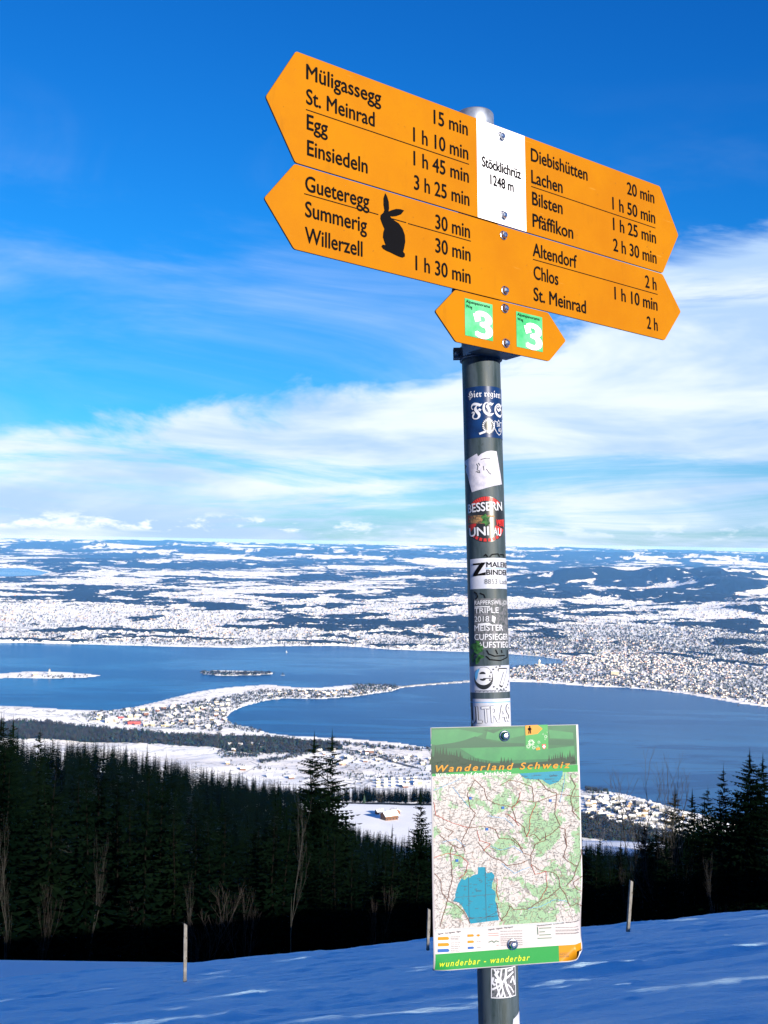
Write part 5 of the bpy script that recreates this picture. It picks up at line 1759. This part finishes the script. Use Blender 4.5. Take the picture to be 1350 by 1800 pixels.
def map_build(q, bs, t):
    """printed hiking map: pale ground, green woods, fine contour and lane lines"""
    n = q.noise(t, 24.0, 6, .68, .4)
    sepp = q.n('ShaderNodeSeparateXYZ'); q.l(t, sepp.inputs[0])
    bias = q.ramp(q.m('ADD', sepp.outputs[0], q.m('MULTIPLY', sepp.outputs[1], -.25)), .04, .24, -.035, .045)
    green = q.ramp(q.m('ADD', n, bias), .525, .54)
    base = q.mix(q.noise(t, 40, 3), (.29, .28, .29), (.25, .245, .255))
    c = q.mix(green, base, (.14, .225, .145))
    v = q.n('ShaderNodeTexVoronoi', feature='DISTANCE_TO_EDGE'); v.inputs['Scale'].default_value = 78
    wv = q.n('ShaderNodeVectorMath', operation='ADD'); q.l(t, wv.inputs[0])
    ns = q.n('ShaderNodeVectorMath', operation='SCALE'); q.l(q.noise(t, 30, 3, .6, 0, True), ns.inputs[0]); ns.inputs['Scale'].default_value = .03; q.l(ns.outputs[0], wv.inputs[1])
    q.l(wv.outputs[0], v.inputs['Vector'])
    c = q.mix(q.m('MULTIPLY', q.ramp(v.outputs[0], .05, .02), .6), c, (.07, .06, .06))
    cn = q.m('FRACT', q.m('MULTIPLY', q.noise(t, 9, 4, .6), 22))
    c = q.mix(q.m('MULTIPLY', q.ramp(cn, .16, .05), .28), c, (.20, .10, .06))
    sp = q.noise(t, 420, 2, .5)
    c = q.mix(q.m('MULTIPLY', q.ramp(sp, .58, .66), .6), c, (.03, .035, .045))
    q.l(c, bs.inputs['Base Color'])


M_MAP = mat('hiking_map_print', (.4, .4, .4), .35, build=map_build, spec=.12)
M_HEAD = mat('green_header_print', (.011, .080, .036), .35, var=(.008, .060, .028), vscale=16, spec=.12)
M_HEADL = mat('green_meadow_print', (.018, .125, .045), .35, var=(.013, .10, .04), vscale=30, spec=.12)
M_HDARK = mat('dark_green_print', (.002, .020, .012), .35, spec=.12)
M_BAND = mat('bright_green_band', (.012, .150, .034), .35, spec=.12)
M_YEL = mat('yellow_print', (.30, .13, .004), .35, spec=.12)
M_YEL2 = mat('lime_print', (.30, .36, .02), .35, spec=.12)
M_MWHITE = mat('white_print', (.42, .42, .43), .4, spec=.12)
M_MLAKE = mat('map_lake_blue', (.003, .115, .185), .35, spec=.12)
M_MROAD = mat('map_road_brown', (.10, .045, .03), .4, spec=.12)
M_MRED = mat('map_route_red', (.26, .05, .03), .4, spec=.12)
M_MDARK = mat('map_ink', (.035, .035, .045), .4, spec=.12)
M_MBLUE = mat('map_sign_blue', (.01, .06, .22), .4, spec=.12)
bm = bmesh.new()
mb = put('map_board', grid_sheet(-.0004, W_ + .0015, 0, H_, 0, 60, 90, 'map_board'), post, MB, M_PAPER)
mb['label'] = 'printed hiking map board with green header, curled at its lower corners'
md = mb.modifiers.new('thick', 'SOLIDIFY'); md.thickness = .0009; md.offset = -1


def on_map(name, me, m):
    return put(name, me, mb, MB, m)


def dr(name, me, u, v, m, off=.0006, maxe=.02, rot=0.0): return on_map(name, drape(me, u, v, off, maxe, rot), m)


on_map('header_picture', grid_sheet(0.0006, W_ - .0016, .0006, .0560, .00025, 30, 8), M_HEAD)
on_map('green_band', grid_sheet(0.0006, W_ - .0012, .0562, .0660, .00025, 30, 3), M_BAND)
on_map('map_print', grid_sheet(0.0020, W_ - .0005, .0661, .2690, .00025, 40, 40), M_MAP)
on_map('green_band', grid_sheet(0.0022, .1800, .3010, H_ - .0012, .0003, 40, 8), M_BAND)
on_map('yellow_field', grid_sheet(.1801, W_ - .0004, .3010, H_ - .0012, .0003, 20, 12), M_YEL)
def zu(zx): return ((zx / 4.355 + 740) - 759) / 261 * W_
def zv6(zy): return ((zy / 4.355 + 1260) - 1277) / 425 * H_
def zv7(zy, zx=0): return ((zy / 4.355 + 1480) - 1279 + (zx / 4.355 - 20) * .035) / 426 * H_
def loc(pts, f=zv6): return [(zu(a), -f(b)) for a, b in pts]
# header landscape
dr('header_meadow', flat_polys([loc(p) for p in ([(90, 95), (300, 92), (480, 130), (420, 160), (280, 190), (140, 215), (80, 200)], [(300, 240), (780, 240), (985, 262), (1190, 245), (1190, 330), (1000, 345), (700, 345), (560, 352), (420, 320)],
                                                  [(520, 95), (800, 95), (800, 150), (600, 190), (500, 170)], [(990, 110), (1185, 140), (1185, 190), (1000, 180)])]), 0, 0, M_HEADL, .0004)
fo = []
def firs(x0, x1, n, b0, b1, h0, h1):
    for i in range(n):
        t_ = i / max(1, n - 1); x_ = x0 + (x1 - x0) * t_ + random.uniform(-4, 4); bb = b0 + (b1 - b0) * t_; hh_ = (h0 + (h1 - h0) * t_) * random.uniform(.75, 1.15); w_ = hh_ * .17 + 5
        fo.append(loc([(x_ - w_, bb), (x_ + w_, bb), (x_ + w_ * .3, bb - hh_ * .55), (x_, bb - hh_), (x_ - w_ * .3, bb - hh_ * .55)]))
fo.append(loc([(82, 300), (240, 290), (360, 330), (500, 360), (720, 372), (980, 362), (1195, 345), (1195, 392), (82, 432)]))
firs(90, 300, 11, 360, 350, 140, 100); firs(300, 520, 12, 375, 385, 90, 40); firs(620, 690, 5, 385, 385, 70, 60); firs(990, 1060, 5, 385, 380, 80, 90); firs(1080, 1185, 7, 380, 380, 90, 100)
dr('header_firs', flat_polys(fo), 0, 0, M_HDARK, .0005)
dr('header_wood', flat_polys([loc(p) for p in ([(80, 215), (300, 190), (420, 150), (560, 200), (800, 215), (800, 238), (300, 236), (80, 240)], [(480, 100), (640, 95), (560, 130)], [(990, 190), (1190, 200), (1190, 240), (990, 232)])]), 0, 0, mat('mid_green_print', (.006, .048, .026), .35, spec=.12), .00045)
# logo panel
dr('logo_field', flat_poly(loc([(808, 72), (985, 70), (985, 262), (808, 268)])), 0, 0, M_BAND, .0006)
dr('logo_arrow', flat_poly(loc([(808, 72), (905, 70), (944, 102), (903, 142), (810, 152)])), 0, 0, M_YEL, .0008)
dr('logo_hiker', flat_polys([loc(p) for p in ([(838, 78), (848, 78), (848, 90), (838, 90)], [(832, 92), (852, 90), (852, 112), (834, 114)], [(834, 113), (842, 113), (838, 140), (830, 138)], [(844, 112), (852, 111), (853, 138), (845, 139)], [(852, 96), (860, 104), (858, 108), (850, 102)], [(828, 94), (834, 94), (832, 112), (827, 108)])]), 0, 0, M_BLACK, .0010)
fl = []
for cx0, cy0, r0, n in ((852, 210, 28, 11), (828, 240, 18, 9), (870, 250, 16, 8), (912, 208, 13, 7), (900, 240, 10, 6), (946, 145, 8, 6), (966, 165, 15, 7), (978, 132, 7, 5), (962, 188, 8, 6)):
    for k in range(n):
        an = 2 * math.pi * k / n
        fl.append(loc([(cx0 + math.cos(an - .14) * r0 * .35, cy0 + math.sin(an - .14) * r0 * .35), (cx0 + math.cos(an) * r0, cy0 + math.sin(an) * r0), (cx0 + math.cos(an + .22) * r0 * .8, cy0 + math.sin(an + .22) * r0 * .8), (cx0 + math.cos(an + .14) * r0 * .35, cy0 + math.sin(an + .14) * r0 * .35)]))
dr('logo_flowers', flat_polys(fl), 0, 0, M_MWHITE, .0009, 0)
dr('logo_petals', flat_polys([loc([(885, 255), (915, 248), (920, 268), (890, 272)])]), 0, 0, M_YEL, .0010)
dr('logo_shield', flat_poly(loc([(934, 226), (964, 224), (966, 250), (950, 266), (936, 254)])), 0, 0, M_RED, .0010)
dr('logo_cross', flat_polys([loc(p) for p in ([(945, 230), (955, 230), (955, 258), (945, 258)], [(938, 239), (962, 239), (962, 249), (938, 249)])]), 0, 0, M_MWHITE, .0012)
# titles
dr('lettering', text_mesh('Wanderland Schweiz', zu(1152) - zu(112), .0088, .03, shear=.28, spacing=1.35), zu(112), zv6(418), M_YEL, .0012, 0, -.0)
dr('lettering', text_mesh('Willkommen auf dem Stöcklichrüz', zu(690) - zu(112), .0048, .03, shear=.2, spacing=1.1), zu(112), zv6(458), M_MWHITE, .0010, 0)
dr('lettering', text_mesh('wunderbar - wanderbar', zu(800) - zu(122), .0075, .03, shear=.28, spacing=1.25), zu(122), zv7(952, 122) - .0012, M_YEL2, .0010, 0)
# map contents
lake_o = dr('map_lake', flat_poly(loc([(425, 220), (480, 222), (483, 255), (490, 272), (528, 264), (548, 290), (542, 320), (528, 350), (526, 390), (550, 412), (555, 440), (548, 480), (560, 520), (562, 565), (576, 632), (358, 645), (345, 600), (318, 545), (298, 508), (275, 482), (232, 466), (250, 438), (248, 420), (262, 370), (275, 335), (300, 300), (322, 312), (345, 292), (362, 296), (385, 280), (422, 272)], zv7)), 0, 0, M_MLAKE, .0005, .03)
dr('map_lake', flat_poly(loc([(752, 452), (1092, 440), (1090, 470), (1078, 500), (1055, 528), (1020, 538), (992, 548), (960, 532), (930, 505), (880, 502), (840, 500), (800, 492), (770, 470)])), 0, 0, M_MLAKE, .0005, .03)
dr('grid_line', flat_polys([q_ for a, b in (((350, 290), (350, 645)), ((478, 225), (478, 635)), ((255, 440), (555, 432)), ((350, 606), (560, 600)), ((410, 635), (560, 570))) for q_ in stroke(loc([a, b], zv7), .0004)]), 0, 0, M_MDARK, .0009, .03)
roads = [([(95, 250), (140, 300), (150, 400), (190, 450), (230, 300), (225, 180), (215, 90), (235, 40), (290, 70), (330, 40)], 1), ([(190, 455), (250, 490), (310, 545), (355, 640)], 1), ([(190, 455), (165, 540), (130, 650)], 1), ([(430, 30), (470, 90), (520, 140), (600, 180), (650, 220), (740, 210), (800, 190)], 1),
         ([(690, 0), (740, 60), (770, 130), (830, 150), (830, 220), (900, 270), (1000, 290), (1040, 330), (1050, 410), (960, 480), (880, 510), (800, 560), (690, 560), (660, 530), (640, 580), (590, 640)], 1), ([(830, 150), (870, 60), (940, 40), (950, -20)], 1),
         ([(1090, 0), (1110, 90), (1080, 170), (1130, 220), (1190, 250), (1150, 350), (1100, 400)], 1), ([(1190, 250), (1215, 200), (1225, 120)], 1), ([(1050, 410), (1090, 470), (1120, 560), (1180, 540), (1225, 570)], 1), ([(1225, 330), (1150, 380), (1180, 430), (1225, 450)], 1),
         ([(830, 225), (860, 300), (940, 280), (950, 400), (890, 500)], 2), ([(560, 500), (575, 600), (600, 640)], 1), ([(95, 130), (200, 100), (300, 130), (350, 180), (330, 260), (280, 300)], 2), ([(570, 320), (560, 420), (575, 480)], 2), ([(600, 200), (700, 280), (820, 240)], 0), ([(800, 560), (900, 545), (1000, 500), (1100, 520)], 0), ([(770, 130), (700, 70), (600, 100), (520, 60)], 0)]
roads6 = [([(410, 490), (350, 600), (370, 700), (410, 750), (355, 860)], 1), ([(410, 490), (480, 560), (500, 640), (560, 680), (690, 710), (760, 660), (860, 680), (940, 660), (1060, 620), (1140, 640), (1225, 650)], 1), ([(355, 860), (200, 800), (110, 750), (95, 650)], 2), ([(355, 860), (480, 850), (560, 880), (590, 950), (680, 960), (770, 1040)], 1),
          ([(355, 860), (300, 960), (330, 1040)], 1), ([(690, 710), (720, 820), (780, 870), (800, 950), (860, 930), (900, 980), (1000, 930), (1050, 880), (1100, 900), (1110, 1040)], 1), ([(880, 690), (830, 790), (820, 900), (800, 950)], 2), ([(1150, 480), (1190, 560), (1150, 650), (1160, 760), (1220, 830)], 1),
          ([(900, 500), (960, 580), (1040, 620), (1020, 780), (1060, 870)], 1), ([(600, 540), (680, 500), (760, 520), (850, 560), (860, 680)], 1), ([(760, 600), (730, 680), (690, 720)], 2), ([(130, 900), (250, 1000), (260, 1040)], 1), ([(160, 960), (260, 940), (330, 1000)], 0), ([(420, 880), (440, 960), (520, 990), (470, 1040)], 2), ([(180, 850), (240, 880), (200, 920)], 1),
          ([(240, 540), (300, 620), (360, 700)], 0), ([(90, 560), (200, 520), (310, 470)], 0), ([(500, 770), (640, 800), (700, 860)], 0), ([(1160, 770), (1220, 730)], 1), ([(1060, 690), (1090, 580), (1110, 460)], 0), ([(640, 760), (700, 800), (740, 860)], 2)]
strokes = {0: [], 1: [], 2: []}
for lst, f in ((roads, zv7), (roads6, zv6)):
    for pts, k in lst:
        p_ = loc(pts, f); fine = []
        for (x0, y0), (x1, y1) in zip(p_, p_[1:]):
            n = max(2, int(math.hypot(x1 - x0, y1 - y0) / .0022))
            for i in range(n):
                u = i / n; fine.append((x0 + (x1 - x0) * u + random.uniform(-1, 1) * .0006, y0 + (y1 - y0) * u + random.uniform(-1, 1) * .0006))
        fine.append(p_[-1])
        strokes[k] += stroke(fine, (.00045, .00075, .0006)[k])
for k, m_ in ((1, M_MROAD), (2, M_MRED), (0, M_LBLUE)):
    dr('map_line', flat_polys(strokes[k]), 0, 0, m_, .0010 + k * .0001, 0)
# place names too small to read: short strokes of ink
ink = []
for i in range(700):
    u_, v_ = random.uniform(.005, W_ - .008), random.uniform(.069, .264)
    l_ = random.uniform(.0014, .0055)
    ink.append([(u_, -v_), (u_ + l_, -v_), (u_ + l_, -v_ + .0005), (u_, -v_ + .0005)])
dr('place_names', flat_polys(ink), 0, 0, M_MDARK, .0013, 0)
for tx, zx, zy, f, cp in (('Lachen', 990, 482, zv6, .0028), ('Pfäffikon', 770, 478, zv6, .0018), ('Freienbach', 870, 472, zv6, .0016), ('Altendorf', 950, 506, zv6, .0016), ('Sihlsee', 405, 405, zv7, .0020), ('Einsiedeln', 275, 220, zv7, .0020), ('Willerzell', 485, 605, zv7, .0018), ('Gross', 355, 606, zv7, .0018), ('Egg', 540, 105, zv7, .0018)):
    dr('lettering', text_mesh(tx, None, cp, 0, xs=1.0), zu(zx), f(zy), M_MDARK, .0014, 0)
jw = []
for a, b, f in ((372, 630, zv6), (620, 714, zv6), (988, 672, zv6), (265, 160, zv7), (495, 875, zv6)):
    x_, y_ = loc([(a, b)], f)[0]; jw.append([(x_ - .002, y_ - .0018), (x_ + .002, y_ - .0018), (x_ + .002, y_ + .0018), (x_ - .002, y_ + .0018)])
dr('map_symbol', flat_polys(jw), 0, 0, M_MBLUE, .0013, 0)
# legend
dr('rule', flat_poly([(.003, -.2695), (W_ - .006, -.2695), (W_ - .006, -.2720), (.003, -.2720)]), 0, 0, mat('grey_rule', (.19, .21, .24), .4), .0006, .03)
def LG(px, py): return ((px - 761.5) / 262 * W_, -((py - 1279 + (px - 760) * .062) / 428 * H_))
def legend(pts): return [LG(a / 4.355 + 740, b / 4.355 + 1480) for a, b in pts]
def arrow_(x0, y0, x1, h_): return legend([(x0, y0 - h_), (x1 - 10, y0 - h_ - 2), (x1, y0), (x1 - 10, y0 + h_ - 2), (x0, y0 + h_)])
dr('legend_arrow', flat_polys([arrow_(125, 742, 210, 12), arrow_(125, 788, 210, 12), arrow_(347, 722, 396, 9), arrow_(347, 769, 396, 9), legend([(413, 720), (428, 710), (443, 719), (428, 730)])]), 0, 0, M_YEL, .0006, 0)
dr('legend_arrow', flat_polys([arrow_(122, 832, 210, 12), arrow_(347, 814, 396, 9)]), 0, 0, M_MBLUE, .0006, 0)
dr('legend_line', flat_polys([q_ for y_, m_ in ((707, 0), (723, 0), (797, 0)) for q_ in stroke(legend([(505 if y_ < 790 else 565, y_), (580, y_ - 3)]), .0005)]), 0, 0, M_MRED, .0006, 0)
dr('legend_line', flat_polys([q_ for p in ([(505, 772), (530, 762), (545, 774), (560, 762), (580, 768)], [(880, 660), (882, 715)], [(895, 668), (985, 664)], [(895, 696), (935, 694)], [(895, 720), (980, 716)], [(880, 745), (985, 741)]) for q_ in stroke(legend(p), .0009)]), 0, 0, M_HEAD, .0006, 0)
for tx, zx, zy, cp in (('Signale   Les signaux   Signs', 125, 712, .0019), ('Legende   Légende   Map legend', 505, 682, .0019), ('Wanderland Schweiz   La Suisse à pied   Walking in Switzerland', 876, 654, .0018)):
    p_ = LG(zx / 4.355 + 740, zy / 4.355 + 1480)
    dr('lettering', text_mesh(tx, (zu(296) - zu(125)) if zx < 200 else ((zu(690) - zu(505)) if zx < 600 else zu(1222) - zu(876)), cp, .02), p_[0], -p_[1], M_MDARK, .0007, 0, .045)
ll = []
for x0, x1, ys_ in ((220, 290, (730, 742, 752, 775, 790, 802, 818, 830, 842)), (597, 760, (690, 712, 732, 748, 762, 778, 795)), (1020, 1215, (662, 682, 690, 706, 712)), (800, 815, ()), (415, 443, (768, 812)), (1045, 1120, (858, 868, 880, 888))):
    for y_ in ys_:
        xx_ = x0
        while xx_ < x1 - 8:
            l_ = random.uniform(8, 30); l_ = min(l_, x1 - xx_)
            ll += stroke(legend([(xx_, y_ - (xx_ - x0) * .02), (xx_ + l_, y_ - (xx_ + l_ - x0) * .02)]), .00055); xx_ += l_ + 6
dr('legend_text', flat_polys(ll), 0, 0, M_MDARK, .0008, 0)
for u, v in ((.1075, .0135), (.1125, .2950)):
    put('bolt', BOLT, mb, MB @ Matrix.Translation(Vector(sheet_pt(u, v, .0006))) @ Matrix.Scale(1.12, 4))
# brackets behind the map board
inv = PM.inverted() @ MB
for v in (.0135, .2950):
    sC = (inv @ Vector((.11, -v, 0))).z
    bm = bmesh.new(); lathe(bm, [(PR + .0004, sC - .009), (PR + .0028, sC - .009), (PR + .0028, sC + .009), (PR + .0004, sC + .009)], 40)
    o = put('clamp', bm_mesh('clamp', bm), post, PM, M_CLAMP)
    bm = bmesh.new(); box(bm, .090, .126, -v - .008, -v + .008, -.010, -.003)
    put('bracket', bm_mesh('bracket', bm), o, MB, M_CLAMP)

# ------------------------------------------------------------------ haze
hz = bpy.data.materials.new('haze'); hz.use_nodes = True
hn = hz.node_tree; hn.nodes.clear()
vo = hn.nodes.new('ShaderNodeVolumePrincipled'); ho = hn.nodes.new('ShaderNodeOutputMaterial')
vo.inputs['Color'].default_value = (.12, .40, 1.0, 1)
vo.inputs['Absorption Color'].default_value = (1, 1, 1, 1)
vo.inputs['Density'].default_value = 1.5e-5
hn.links.new(vo.outputs[0], ho.inputs['Volume'])
bm = bmesh.new(); box(bm, -90000, 90000, -400, 90000, LAKE - 15, 3.6)
tag(put('haze', bm_mesh('haze', bm), mats=hz), 'thin blue winter haze over the plain', kind='stuff')
